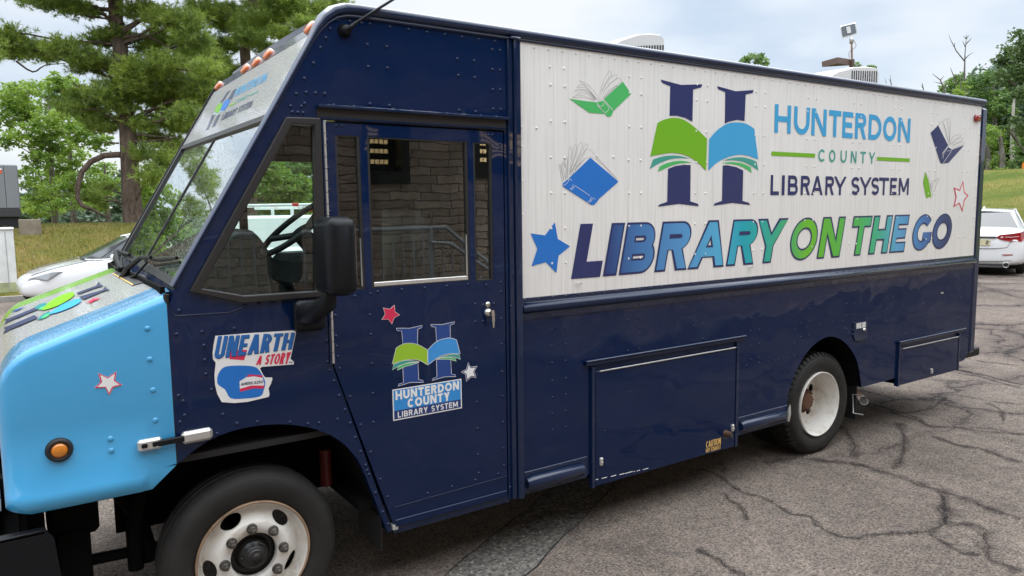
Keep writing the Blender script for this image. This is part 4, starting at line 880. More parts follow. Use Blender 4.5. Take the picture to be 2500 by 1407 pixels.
# falling books
def books():
    mb = MB(); f = cK; I = 3
    pg = lambda *a: lines(mb, smooth(V(f, *a), 4), .42, L1, I)
    poly(mb, V(f, (428, 318), (560, 338), (688, 352), (695, 385), (770, 462), (620, 452), (560, 410)), L1, 0); poly(mb, V(f, (938, 155), (1018, 272), (851, 432), (757, 322)), L1, 0)
    poly(mb, V(f, (690, 352), (757, 335), (846, 435), (832, 478), (805, 490), (785, 485)), L1+.0002, 0)
    for l in ([(693, 362), (700, 390), (775, 460)], [(700, 378), (725, 392), (752, 375), (757, 345)], [(752, 335), (802, 405), (795, 430), (765, 455)], [(762, 335), (845, 432)]): lines(mb, smooth(V(f, *l), 4), .9, L1+.0012, 4)
    pg((525, 145), (610, 190), (680, 270), (710, 345)); pg((525, 145), (600, 215), (690, 330)); pg((498, 212), (530, 188), (580, 195), (690, 325)); pg((498, 212), (580, 215), (660, 290)); pg((478, 247), (520, 228), (600, 245), (680, 318)); pg((478, 247), (580, 245), (670, 318)); pg((497, 280), (530, 262), (600, 275), (670, 328)); pg((458, 308), (500, 285), (560, 290), (670, 332)); pg((458, 308), (560, 305), (670, 335))
    pg((716, 325), (730, 220), (770, 120), (812, 52), (830, 92), (790, 140), (740, 248)); pg((740, 240), (800, 140), (865, 88), (878, 125), (800, 190), (742, 275)); pg((742, 275), (810, 180), (898, 122), (922, 155), (850, 215), (752, 315)); pg((720, 340), (800, 240), (890, 190), (757, 312))
    mb.build('falling_book', [D['leaf'], D['blue'], D['navy'], D['ink'], D['white'], D['green']], side); mb = MB()
    poly(mb, V(f, (628, 880), (893, 1105), (885, 1120), (712, 1272), (690, 1305), (665, 1330), (640, 1332), (365, 1155), (362, 1128), (425, 1075)), L1, 1)
    for l in ([(425, 1075), (415, 1110), (385, 1142), (365, 1140)], [(420, 1078), (452, 1098)], [(466, 1135), (455, 1165), (430, 1182)], [(445, 1192), (468, 1165), (482, 1148), (622, 1242)], [(637, 1255), (625, 1285), (597, 1308)], [(618, 1308), (640, 1285), (652, 1262), (675, 1277)]): lines(mb, V(f, *l), .95, L1+.0012, 4)
    pg((440, 1065), (630, 870), (895, 1100)); pg((425, 1045), (520, 900), (605, 797), (740, 930), (878, 1075))
    for a in ([(365, 1112), (330, 965), (340, 962), (378, 1100)], [(378, 1100), (348, 955), (360, 955), (392, 1085)], [(388, 970), (362, 925), (378, 925), (385, 975)], [(392, 1085), (400, 990), (378, 882), (408, 888), (404, 1080)], [(412, 1070), (425, 797), (452, 808), (443, 895)], [(430, 1020), (470, 778), (495, 795), (430, 1020)], [(435, 1030), (520, 755), (550, 778), (440, 1040)], [(445, 1030), (572, 768), (595, 785), (475, 1000)], [(475, 1000), (560, 898), (500, 970), (545, 930)]): pg(*a)
    names = [D['leaf'], D['blue'], D['navy'], D['ink'], D['white'], D['green']]; mb.build('falling_book', names, side); mb = MB(); f = cB
    poly(mb, V(f, (1238, 412), (1307, 550), (1268, 600), (1252, 668), (1186, 462)), L1, 2); poly(mb, V(f, (1418, 548), (1330, 580), (1268, 676), (1310, 668)), L1, 2); poly(mb, V(f, (1305, 560), (1332, 578), (1270, 676), (1252, 668), (1268, 610)), L1+.0002, 2)
    for l in ([(1305, 560), (1275, 610), (1270, 640)], [(1332, 582), (1300, 590)], [(1328, 590), (1268, 676)]): lines(mb, V(f, *l), .8, L1+.0012, 4)
    pg((1245, 408), (1270, 390), (1312, 548)); pg((1270, 392), (1298, 372), (1318, 530)); pg((1298, 374), (1320, 376), (1316, 540)); pg((1278, 405), (1308, 520)); pg((1316, 550), (1340, 490), (1392, 478), (1380, 500), (1330, 540)); pg((1325, 545), (1360, 505), (1402, 500), (1398, 520), (1335, 552)); pg((1330, 555), (1370, 530), (1410, 528), (1405, 545), (1335, 568))
    mb.build('falling_book', names, side); mb = MB()
    poly(mb, V(f, (1148, 732), (1172, 790), (1188, 880), (1192, 906), (1175, 903), (1155, 912), (1135, 805)), L1, 5)
    pg((1150, 732), (1175, 780), (1190, 850)); pg((1190, 870), (1205, 810), (1240, 778), (1225, 820), (1195, 895)); pg((1186, 840), (1195, 800), (1225, 785))
    mb.build('falling_book', names, side)
books()
# library sign on the door
def doorlogo():
    mb = MB(); f = cN; m = dict(w=0, r=1, g=2, b=3, t=4, l=5, s=6, n=7)
    def wp(pts, c, k=0): poly(mb, pts, L1+.0011+k, c); lines(mb, pts, 1.0, L1+.0016+k, 0, closed=True)
    wp(V(f, (205, 358), (350, 358), (487, 327), (478, 350), (435, 370), (434, 530), (275, 525), (264, 388), (215, 384)), 1)
    wp(V(f, (573, 318), (700, 318), (835, 287), (828, 308), (783, 326), (786, 470), (636, 495), (628, 348), (585, 340)), 1)
    wp(V(f, (275, 770), (438, 725), (446, 908), (492, 918), (500, 938), (355, 940), (222, 980), (232, 958), (283, 940)), 1)
    wp(V(f, (636, 690), (790, 690), (798, 850), (838, 856), (846, 876), (720, 880), (588, 920), (598, 898), (642, 880)), 1)
    wp(smooth(V(f, (180, 745), (250, 715), (330, 703), (452, 715)), 4)+V(f, (330, 730), (240, 760), (160, 805)), 4, .0006); wp(smooth(V(f, (225, 770), (300, 740), (380, 728), (452, 722)), 4)+V(f, (380, 748), (300, 768), (215, 808)), 5, .0009)
    wp(smooth(V(f, (628, 690), (720, 655), (800, 637), (880, 640)), 4)+V(f, (895, 692), (820, 665), (700, 672)), 4, .0006); wp(smooth(V(f, (632, 692), (700, 672), (760, 668), (835, 682)), 4)+V(f, (850, 712), (780, 692), (700, 690)), 5, .0009)
    wp(smooth(V(f, (203, 568), (270, 530), (350, 517), (440, 535), (538, 590)), 4)+smooth(V(f, (537, 752), (470, 710), (400, 692), (320, 697), (240, 715), (160, 742)), 4), 2, .0015)
    wp(smooth(V(f, (543, 590), (610, 520), (690, 477), (780, 462), (850, 482)), 4)+smooth(V(f, (890, 632), (810, 630), (720, 642), (640, 680), (545, 752)), 4), 3, .0015)
    X0, X1, zA, zB = 1.579, 1.988, .957, 1.121; zm = 1.008
    R = lambda x0, x1, a, b, l, c: mb.add([(x0, -l, a), (x1, -l, a), (x1, -l, b), (x0, -l, b)], [(0, 1, 2, 3)], c)
    R(X0, X1, zA, zB, L1+.001, 0); R(X0+.006, X1-.006, zm, zB-.006, L1+.0016, 6); R(X0+.006, X1-.006, zA+.006, zm, L1+.0016, 7)
    word(mb, 'HUNTERDON', X0+.016, X1-.016, .047, .0115, sidefn(1.064), L1+.0022, 0, gap=.12)
    word(mb, 'COUNTY', X0+.083, X1-.075, .047, .0115, sidefn(1.0125), L1+.0022, 0, gap=.12)
    word(mb, 'LIBRARY SYSTEM', X0+.026, X1-.026, .031, .0058, sidefn(.9695), L1+.0022, 0, gap=.16)
    mb.build('door_logo', [D['white'], D['royal'], decal('lime', hexc(150, 194, 44)), decal('azure', hexc(56, 146, 216)), D['teal'], D['leaf'], D['sign'], D['signnavy']], door)
doorlogo()
# summer reading sticker (its mascot is replaced by a plain blue shape)
def sticker():
    mb = MB(); f = cU
    poly(mb, V(f, (170, 202), (700, 158), (1440, 112), (1478, 125), (1488, 160), (1398, 575), (1455, 630), (1450, 668), (930, 708), (900, 735), (945, 830), (985, 880), (1040, 882), (1095, 880), (1104, 905), (1080, 980), (1040, 1060), (1055, 1160), (1040, 1200), (700, 1280), (480, 1300), (275, 1285), (200, 1150), (165, 1000), (155, 850), (175, 640), (130, 580), (125, 480), (140, 350)), L1+.0008, 0)
    poly(mb, smooth(V(f, (200, 960), (215, 830), (300, 720), (450, 690), (690, 690), (850, 725), (940, 850), (985, 960), (960, 1090), (900, 1190), (650, 1225), (420, 1220), (330, 1080), (240, 1020)), 3, True), L1+.0014, 1)
    poly(mb, V(f, (400, 580), (415, 430), (690, 430), (640, 600)), L1+.0014, 2); poly(mb, V(f, (475, 575), (490, 430), (540, 430), (525, 580)), L1+.0016, 0); poly(mb, V(f, (560, 585), (575, 430), (640, 430), (600, 590)), L1+.0016, 0)
    poly(mb, V(f, (668, 872), (720, 832), (930, 845), (945, 885), (800, 862)), L1+.0018, 2); poly(mb, V(f, (565, 945), (670, 878), (800, 864), (945, 886), (968, 990), (960, 1020), (760, 1015), (570, 1065)), L1+.0018, 0); poly(mb, V(f, (570, 1066), (760, 1012), (965, 1012), (955, 1062), (780, 1060), (572, 1115)), L1+.0018, 2)
    word(mb, 'AMERICA250', 0, 1, .12, .022, quadfn(V(f, (585, 968), (950, 925), (948, 972), (585, 1015)), 1, .12, sideproj), L1+.0026, 3, gap=.08)
    tilt = V(f, (205, 205), (1462, 148), (1412, 415), (140, 578))
    for dx, dy, m, l in ((.006, -.010, 3, .0022), (0, 0, 4, .0030)):
        q = quadfn(tilt, 1, .3, sideproj); word(mb, 'UNEARTH', 0, 1, .3, .050, lambda x, y, k: q(x+dx, y+dy, k), L1+l, m, shear=.02, gap=.10)
    word(mb, 'A STORY', 0, 1, .3, .056, quadfn(V(f, (872, 530), (1412, 462), (1362, 660), (830, 676)), 1, .3, sideproj), L1+.0022, 2, gap=.09)
    word(mb, 'TM', 0, 1, .5, .12, quadfn(V(f, (1372, 622), (1432, 618), (1428, 648), (1372, 652)), 1, .5, sideproj), L1+.0022, 3)
    mb.build('sticker', [D['white'], D['blue'], D['red'], D['deep'], D['stick']], cabside)
sticker()
mb = MB(); q0 = S(*cG(935, 975)); q1 = S(*cG(1040, 955)); word(mb, 'CAUTION', q0[0], q1[0], .046, .0065, lambda x, y, l: (x, -.0165-l, q0[1]+y), .001, gap=.1)
q0 = S(*cG(934, 1010)); q1 = S(*cG(1040, 988)); word(mb, 'HOT EXHAUST', q0[0], q1[0], .030, .0042, lambda x, y, l: (x, -.0165-l, q0[1]+y), .001, gap=.1)
mb.build('caution_lettering', [D['amber']], h1)
# ------------------------------------------------------------------ setting
def ss(t): t = max(0., min(1., t)); return t*t*(3-2*t)
def gz(x, y):
    a = .42*ss((x-9)/8.)
    l = (1.45*max(0, min(1, (y-16.2)/6.0))+.10*ss((y-16.2)/1.0)+.12*ss((y-9)/6.)-5.0*ss((y-25)/24.))*(1-ss((x-13)/9.))
    r = (3.0*max(0., min(1., (x-22)/15.))+2.2*ss((x-34)/40.))
    return a+max(l, -3.2)*1.0+r*ss((x-20)/4)
def rayw(u, v, depth): return _cp+ray(u, v)*depth
LOTX0, LOTX1, LOTY0, LOTY1 = -34, 22, -14, 16
def sheet(name, xs, ys, off, mat, keep=lambda x, y: True):
    vs = [(x, y, gz(x, y)+off) for x in xs for y in ys]; k = len(ys)
    fs = [(i*k+j, (i+1)*k+j, (i+1)*k+j+1, i*k+j+1) for i in range(len(xs)-1) for j in range(k-1) if keep((xs[i]+xs[i+1])/2, (ys[j]+ys[j+1])/2)]
    mb = MB(); mb.add(vs, fs, 0, True); return mb.build(name, [mat])
def lawnmat():
    m, t, b = newmat('lawn'); n = noise(t, .55, 4, .6, 'World'); n2 = noise(t, 30, 4, .7, 'World')
    c = ramp(t, n, [(.32, (.105, .15, .028)), (.52, (.19, .20, .05)), (.70, (.27, .22, .08))])
    x = N(t, 'ShaderNodeMix', data_type='RGBA', blend_type='MULTIPLY'); x.inputs[0].default_value = 1; t.links.new(c, x.inputs[6]); t.links.new(ramp(t, n2, [(.3, (.55, .55, .55)), (.7, (1.25, 1.25, 1.2))]), x.inputs[7])
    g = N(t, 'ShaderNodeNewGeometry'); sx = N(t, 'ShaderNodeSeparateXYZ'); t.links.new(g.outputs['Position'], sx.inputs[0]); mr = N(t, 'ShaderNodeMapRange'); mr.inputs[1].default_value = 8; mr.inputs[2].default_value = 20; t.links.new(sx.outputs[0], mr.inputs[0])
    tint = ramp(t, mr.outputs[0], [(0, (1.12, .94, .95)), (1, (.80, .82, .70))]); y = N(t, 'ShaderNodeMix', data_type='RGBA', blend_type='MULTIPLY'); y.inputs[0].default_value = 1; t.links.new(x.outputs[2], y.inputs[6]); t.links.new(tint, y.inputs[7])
    t.links.new(y.outputs[2], b.inputs['Base Color']); b.inputs['Roughness'].default_value = .95; b.inputs['Specular IOR Level'].default_value = .1; bump(t, b, n2, 1., .05); return m
M['lawn'] = lawnmat()
def asphaltmat(name, c0, c1, speck, scale, cracks=True):
    m, t, b = newmat(name); n = noise(t, .8, 5, .6, 'World'); n2 = noise(t, scale, 3, .65, 'World'); n3 = noise(t, 7, 5, .7, 'World')
    g = N(t, 'ShaderNodeNewGeometry'); v = N(t, 'ShaderNodeTexVoronoi'); v.inputs['Scale'].default_value = scale*1.6; t.links.new(g.outputs['Position'], v.inputs['Vector'])
    base = ramp(t, n, [(.30, c0), (.66, c1)])
    def mul(a, bb, f=1.):
        x = N(t, 'ShaderNodeMix', data_type='RGBA', blend_type='MULTIPLY'); x.inputs[0].default_value = f; t.links.new(a, x.inputs[6]); t.links.new(bb, x.inputs[7]); return x.outputs[2]
    col = mul(base, ramp(t, n2, [(.30, (.30, .30, .30)), (.5, (1, 1, 1)), (.68, (1.75, 1.7, 1.65))])); col = mul(col, ramp(t, n3, [(.3, (.72, .72, .74)), (.65, (1.12, 1.1, 1.08))]))
    # pale stones in the aggregate
    k = ramp(t, v.outputs['Color'], [(.80, (0, 0, 0)), (.86, (1, 1, 1))]); x = N(t, 'ShaderNodeMix', data_type='RGBA'); kk = N(t, 'ShaderNodeMath', operation='MULTIPLY'); t.links.new(k, kk.inputs[0]); kk.inputs[1].default_value = speck; t.links.new(kk.outputs[0], x.inputs[0]); t.links.new(col, x.inputs[6]); x.inputs[7].default_value = (.34, .31, .28, 1); col = x.outputs[2]
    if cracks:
        s9 = N(t, 'ShaderNodeSeparateXYZ'); t.links.new(g.outputs['Position'], s9.inputs[0]); m9 = N(t, 'ShaderNodeMapRange'); m9.inputs[1].default_value = 7; m9.inputs[2].default_value = 11; t.links.new(s9.outputs[0], m9.inputs[0]); col = mul(col, ramp(t, m9.outputs[0], [(0, (1, 1, 1)), (1, (.74, .72, .72))]))  # colour darkened with X to offset the stronger sky light out there
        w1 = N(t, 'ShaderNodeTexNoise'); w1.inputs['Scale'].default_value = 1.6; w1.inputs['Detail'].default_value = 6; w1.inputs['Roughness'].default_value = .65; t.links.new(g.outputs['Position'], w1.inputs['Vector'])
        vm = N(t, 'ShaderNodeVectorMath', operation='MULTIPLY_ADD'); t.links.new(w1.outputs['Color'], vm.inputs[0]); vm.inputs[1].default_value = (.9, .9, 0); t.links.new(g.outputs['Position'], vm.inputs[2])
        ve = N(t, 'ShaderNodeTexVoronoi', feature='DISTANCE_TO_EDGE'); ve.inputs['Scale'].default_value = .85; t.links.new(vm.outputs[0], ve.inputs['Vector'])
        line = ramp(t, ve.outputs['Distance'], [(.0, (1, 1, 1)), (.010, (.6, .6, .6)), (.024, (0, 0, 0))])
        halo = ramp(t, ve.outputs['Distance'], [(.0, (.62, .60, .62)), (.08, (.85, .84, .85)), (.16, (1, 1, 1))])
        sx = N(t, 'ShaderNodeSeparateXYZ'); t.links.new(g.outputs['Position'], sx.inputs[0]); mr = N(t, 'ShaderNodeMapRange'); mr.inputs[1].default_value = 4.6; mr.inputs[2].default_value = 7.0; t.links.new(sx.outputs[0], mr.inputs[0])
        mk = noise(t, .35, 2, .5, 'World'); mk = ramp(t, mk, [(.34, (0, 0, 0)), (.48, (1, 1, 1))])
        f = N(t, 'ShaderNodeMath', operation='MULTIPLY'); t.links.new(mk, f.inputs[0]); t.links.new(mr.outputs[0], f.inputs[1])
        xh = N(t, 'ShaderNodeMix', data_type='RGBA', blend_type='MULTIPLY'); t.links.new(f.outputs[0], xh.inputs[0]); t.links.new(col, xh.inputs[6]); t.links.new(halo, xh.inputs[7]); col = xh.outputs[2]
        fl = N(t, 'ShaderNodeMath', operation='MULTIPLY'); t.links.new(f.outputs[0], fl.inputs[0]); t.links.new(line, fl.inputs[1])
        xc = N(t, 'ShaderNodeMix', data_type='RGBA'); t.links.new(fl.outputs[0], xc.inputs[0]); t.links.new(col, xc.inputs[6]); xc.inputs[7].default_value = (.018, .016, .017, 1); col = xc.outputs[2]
    t.links.new(col, b.inputs['Base Color']); b.inputs['Roughness'].default_value = .85; b.inputs['Specular IOR Level'].default_value = .15
    bump(t, b, n2, 1., .012); return m
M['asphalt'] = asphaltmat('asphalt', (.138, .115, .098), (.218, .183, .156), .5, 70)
M['patch'] = asphaltmat('asphalt_patch', (.105, .098, .088), (.155, .147, .134), .8, 40, False)
fr = lambda a, b, st: [a+st*i for i in range(int(round((b-a)/st))+1)]
gx = fr(-160, -40, 20)[:-1]+fr(-40, 60, 1)+fr(60, 200, 10)[1:]; gy = fr(-80, -20, 10)[:-1]+fr(-20, 50, 1)+fr(50, 250, 10)[1:]
lawn = tag(sheet('ground', gx, gy, 0, M['lawn'], lambda x, y: not (LOTX0 < x < LOTX1 and LOTY0 < y < LOTY1)), kind='structure')
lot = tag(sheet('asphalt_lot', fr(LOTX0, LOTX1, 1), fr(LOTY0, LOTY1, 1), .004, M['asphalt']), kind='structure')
concrete = paint('concrete', (.30, .285, .26), .85, var=.2, grain=.004, gscale=40)
def kerb():
    mb = MB()
    pts = [(float(x), 16.) for x in range(LOTX0, LOTX1+1)]+[(22., float(y)) for y in range(15, LOTY0-1, -1)]
    for a, b in zip(pts[:-1], pts[1:]):
        dx, dy = b[0]-a[0], b[1]-a[1]; nx, ny = -dy, dx; w_ = .15
        q = [(a[0], a[1]), (b[0], b[1]), (b[0]+nx*w_, b[1]+ny*w_), (a[0]+nx*w_, a[1]+ny*w_)]
        lo = [(x, y, gz(min(x, 22), min(y, 16))-.05) for x, y in q]; hi = [(x, y, z_+.18) for x, y, z_ in lo]
        mb.add(lo+hi, [(0, 1, 5, 4), (2, 3, 7, 6), (4, 5, 6, 7)])
    return tag(mb.build('kerb', [concrete]), kind='structure')
kerb()
# repaved strip and cracks, drawn on the ground where the photo shows them
cX = crop(1100, 1000, 2000, 1407, 2500); cY = crop(1700, 800, 2500, 1407, 1854)
def gpt(u, v, o): q = GP(u, v, 0.); return np.array([q[0], q[1], gz(q[0], q[1])+o])
def strip_sheet():
    Lp = [gpt(*cX(*p), .008) for p in [(20, 1090), (90, 1020), (220, 920), (330, 840), (440, 745)]]; Rp = [gpt(*cX(*p), .008) for p in [(520, 1131), (600, 1050), (700, 940), (800, 830), (960, 680), (1050, 590)]]
    dl, dr = Lp[-1]-Lp[0], Rp[-1]-Rp[0]; dl /= np.linalg.norm(dl); dr /= np.linalg.norm(dr)
    rng = random.Random(2); mb = MB(); n = 60; L_ = []; R2 = []
    for i in range(n):
        t = -3.5+9.*i/(n-1); j = lambda: rng.uniform(-.012, .012); L_.append(Lp[0]+dl*t+np.array([j(), j(), 0])); R2.append(Rp[0]+dr*(t+.1)+np.array([j(), j(), 0]))
    mb.add([tuple(p) for p in L_+R2], [(i, i+1, n+i+1, n+i) for i in range(n-1)]); o = tag(mb.build('asphalt_patch', [M['patch']]), kind='structure')
    return L_, R2
edgeL, edgeR = strip_sheet()
def stainmat():
    m = bpy.data.materials.new('damp_stain'); m.use_nodes = True; t = m.node_tree; t.nodes.clear(); o = N(t, 'ShaderNodeOutputMaterial')
    a = N(t, 'ShaderNodeAttribute'); a.attribute_name = 'fade'; n = noise(t, 9, 6, .7, 'World'); r = ramp(t, n, [(.30, (0, 0, 0)), (.66, (.55, .55, .55))])
    mm = N(t, 'ShaderNodeMath', operation='MULTIPLY'); t.links.new(a.outputs['Fac'], mm.inputs[0]); t.links.new(r, mm.inputs[1])
    d = N(t, 'ShaderNodeBsdfDiffuse'); d.inputs[0].default_value = (.038, .033, .036, 1); tr = N(t, 'ShaderNodeBsdfTransparent'); x = N(t, 'ShaderNodeMixShader')
    t.links.new(mm.outputs[0], x.inputs[0]); t.links.new(tr.outputs[0], x.inputs[1]); t.links.new(d.outputs[0], x.inputs[2]); t.links.new(x.outputs[0], o.inputs[0]); return m
def cracks():
    rng = random.Random(9); f = cY
    C_ = [([(0, 800), (110, 835), (190, 890), (270, 940), (370, 965), (450, 1010), (540, 1060), (640, 1075), (700, 1130), (800, 1185), (920, 1195), (1000, 1180), (1130, 1170), (1230, 1165), (1330, 1155), (1390, 1110), (1402, 1030), (1390, 950)], .011, .05),
          ([(380, 770), (450, 765), (560, 745), (640, 750), (760, 765), (850, 770), (960, 790), (1080, 830), (1180, 860), (1300, 905), (1420, 940), (1560, 990), (1700, 1045), (1850, 1090)], .012, .13),
          ([(160, 940), (190, 985), (240, 1010), (270, 1060), (290, 1100)], .010, .05), ([(1480, 245), (1600, 270), (1720, 300), (1854, 330)], .022, .10), ([(1480, 262), (1620, 288), (1740, 322), (1854, 348)], .014, .06),
          ([(1400, 1110), (1500, 1120), (1600, 1135), (1640, 1200), (1650, 1290), (1740, 1350), (1850, 1390)], .010, .12), ([(0, 1260), (100, 1310), (200, 1380), (250, 1407), (330, 1470)], .014, .07), ([(1330, 1170), (1380, 1210), (1500, 1280), (1620, 1290)], .008, .07),
          ([(950, 440), (1060, 480), (1170, 490), (1290, 470), (1350, 450), (1420, 390)], .010, .05), ([(1000, 440), (1120, 475), (1230, 510), (1320, 560), (1480, 570), (1600, 590), (1740, 600), (1854, 612)], .011, .06),
          ([(1340, 620), (1480, 670), (1620, 690), (1740, 740), (1850, 770)], .011, .10), ([(800, 560), (880, 640), (900, 760)], .012, .10), ([(1150, 540), (1180, 640), (1160, 740), (1110, 810)], .009, .09), ([(1580, 200), (1700, 215), (1854, 235)], .016, .06), ([(1300, 380), (1480, 385), (1660, 420), (1854, 440)], .010, .06), ([(1640, 430), (1720, 470), (1740, 540)], .010, .05), ([(1390, 950), (1410, 1010), (1400, 1110)], .006, .11), ([(120, 770), (160, 800), (150, 830)], .01, .05)]
    mb = MB(); fade = []; sb = MB()
    for px, wd, st in C_:
        P = [gpt(*f(*p), 0) for p in smooth(px, 4)]; Q = []
        for a, b in zip(P[:-1], P[1:]):
            for k in range(4): Q.append(a+(b-a)*k/4)
        off = 0; J = []
        for q in Q: off = off*.7+rng.uniform(-.016, .016); J.append(off)
        nrm = []
        for i in range(len(Q)):
            d = (Q[min(i+1, len(Q)-1)]-Q[max(i-1, 0)])[:2]; d = d/(np.linalg.norm(d)+1e-9); nrm.append(np.array([-d[1], d[0], 0]))
        vs = []
        for i, q in enumerate(Q):
            w_ = wd*rng.uniform(.28, .72)*(.35 if i in (0, len(Q)-1) else 1); c = q+nrm[i]*J[i]; z_ = np.array([0, 0, .0125])
            vs += [c+nrm[i]*w_*.5+z_, c-nrm[i]*w_*.5+z_]
        mb.add(vs, [(2*i, 2*i+1, 2*i+3, 2*i+2) for i in range(len(Q)-1)])
        vs = []
        for i, q in enumerate(Q):
            w_ = st*(1+.5*math.sin(i*.37))*.5; e_ = 0. if i in (0, len(Q)-1) else 1.
            for k, fd in ((-1, 0), (-.4, .8*e_), (.0, 1*e_), (.4, .8*e_), (1, 0)): vs.append(q+nrm[i]*w_*k+np.array([0, 0, .009])); fade.append(fd)
        sb.add(vs, [(5*i+j, 5*i+j+1, 5*i+5+j+1, 5*i+5+j) for i in range(len(Q)-1) for j in range(4)])
    for E_ in (edgeL, edgeR):
        vs = []
        for p in E_:
            w_ = rng.uniform(.004, .012); vs += [(p[0]-w_, p[1], p[2]+.003), (p[0]+w_, p[1], p[2]+.003)]
        mb.add(vs, [(2*i, 2*i+1, 2*i+3, 2*i+2) for i in range(len(E_)-1)])
    tag(mb.build('asphalt_cracks', [paint('crack_dark', (.013, .012, .012), .9)]), kind='structure')
    o = sb.build('damp_marks', [stainmat()]); o.data.attributes.new('fade', 'FLOAT', 'POINT').data.foreach_set('value', fade); tag(o, kind='structure')
cracks()
# ------------------------------------------------------------------ the stone building behind the camera (mirrored in the glass and paint)
def stonemat():
    m, t, b = newmat('split_stone'); c = N(t, 'ShaderNodeTexCoord'); mpn = N(t, 'ShaderNodeMapping'); mpn.inputs['Rotation'].default_value = (R_(90), 0, 0); t.links.new(c.outputs['Object'], mpn.inputs[0])
    wn = noise(t, 3, 3, .6, 'Object'); vm = N(t, 'ShaderNodeVectorMath', operation='MULTIPLY_ADD'); t.links.new(wn, vm.inputs[0]); vm.inputs[1].default_value = (.09, .09, .09); t.links.new(mpn.outputs[0], vm.inputs[2])
    br = N(t, 'ShaderNodeTexBrick'); br.offset = .37; br.squash = 1.3; br.squash_frequency = 3; br.inputs['Scale'].default_value = 1; br.inputs['Brick Width'].default_value = .40; br.inputs['Row Height'].default_value = .10; br.inputs['Mortar Size'].default_value = .008; br.inputs['Mortar Smooth'].default_value = .4
    br.inputs['Color1'].default_value = (.74, .60, .49, 1); br.inputs['Color2'].default_value = (.50, .39, .31, 1); br.inputs['Mortar'].default_value = (.13, .105, .09, 1); t.links.new(vm.outputs[0], br.inputs['Vector'])
    x = N(t, 'ShaderNodeMix', data_type='RGBA', blend_type='MULTIPLY'); x.inputs[0].default_value = 1; t.links.new(br.outputs['Color'], x.inputs[6]); t.links.new(ramp(t, noise(t, 5, 5, .7, 'Object'), [(.3, (.65, .63, .6)), (.7, (1.15, 1.1, 1.05))]), x.inputs[7])
    t.links.new(x.outputs[2], b.inputs['Base Color']); b.inputs['Roughness'].default_value = .9; bump(t, b, noise(t, 9, 5, .7, 'Object'), 1., .06, bump(t, b, br.outputs['Fac'], -1., .05)); return m
BW = -4.7
bl = thing('stone_building', (1, BW-2, 0), 'brown split stone building with a lit window mirrored in the truck door glass', 'building')
mb = MB(); wy = S(895, 335)
def refl(u, v, Y=BW):   # the point of the wall seen mirrored at this photo point
    q = S(u, v); k = Y/(-CD); return (q[0]*(1+(-Y)/CD), q[1]+(q[1]-CH)*(-Y)/CD)
a, b = refl(890, 335), refl(992, 432); w1 = (a[0]-.03, b[0], b[1], a[1]+.35); a, b = refl(1153, 350), refl(1205, 420); w2 = (a[0]+.05, b[0]+1.0, b[1], a[1]+.35)
holes = [[(w_[0], w_[2]), (w_[1], w_[2]), (w_[1], w_[3]), (w_[0], w_[3])] for w_ in (w1, w2)]
mb.plate([[(-16, 0), (17, 0), (17, 4.05), (-16, 4.05)]]+holes, BW, BW-.3); wl = mb.build('wall', [stonemat()], bl)
mb = MB(); mb.cbox(-16.6, 17.6, BW-9, BW+.7, 4.05, 4.36, .02); mb.build('roof', [paint('dark_fascia', (.055, .045, .04), .7)], bl)
warm = bpy.data.materials.new('ceiling_light_glow'); warm.use_nodes = True; e_ = warm.node_tree.nodes['Principled BSDF']; e_.inputs['Emission Color'].default_value = (1, .68, .26, 1); e_.inputs['Emission Strength'].default_value = 1.3
for w_ in (w1, w2):
    mb = MB(); t_ = .06
    mb.plate([[(w_[0]-.05, w_[2]-.08), (w_[1]+.05, w_[2]-.08), (w_[1]+.05, w_[3]+.05), (w_[0]-.05, w_[3]+.05)], [(w_[0]+t_, w_[2]+t_), (w_[1]-t_, w_[2]+t_), (w_[1]-t_, w_[3]-t_), (w_[0]+t_, w_[3]-t_)]], BW-.14, BW+.03); wf_ = mb.build('window', [paint('bronze_frame', (.02, .018, .016), .4)], wl)
    mb = MB(); mb.box(w_[0], w_[1], BW-.22, BW-.2, w_[2], w_[3]); mb.build('pane', [M['cab']], wf_)
    mb = MB(); H_ = w_[3]-w_[2]
    for k, zz in enumerate((.20, .36, .50, .62)):
        for q in range(int((w_[1]-w_[0]-.16)/.06)): mb.box(w_[0]+.07+q*.06, w_[0]+.115+q*.06, BW-.195, BW-.19, w_[2]+H_*zz, w_[2]+H_*zz+.05)
    mb.build('lit_ceiling_strip', [warm], wf_)
mb = MB(); mb.cbox(-16, 17, BW, BW+.14, -.02, .10, .01); mb.build('plinth', [concrete], bl)
rail = thing('hand_railing', (2.5, -4.05, 0), 'grey pipe hand railing with upright bars mirrored in the door window', 'railing')
mb = MB(); HY = -4.05
A0, A1, A2 = refl(760, 568, HY), refl(1090, 555, HY), refl(1205, 650, HY); B0, B1, B2 = refl(1050, 592, HY), refl(1100, 595, HY), refl(1205, 668, HY)
mb.tube([(A0[0]-1.2, HY, A0[1]), (A0[0], HY, A0[1]), (A1[0], HY, A1[1]), (A2[0], HY, A2[1]), (A2[0]+.5, HY, A2[1])], .026, 8); mb.tube([(B0[0], HY+.03, B0[1]), (B1[0], HY+.03, B1[1]), (B2[0], HY+.03, B2[1]), (B2[0]+.4, HY+.03, B2[1])], .022, 8)
rm_ = paint('rail_grey', (.52, .52, .53), .5); mb.build('hand_rail', [rm_], rail)
mb = MB(); x = A0[0]-1.2
while x < A2[0]+.5:
    zt = A1[1] if x < A1[0] else max(A2[1], A1[1]+(A2[1]-A1[1])*(x-A1[0])/(A2[0]-A1[0])); mb.tube([(x, HY, max(.0, zt-1.05)), (x, HY, zt)], .009, 6); x += .125
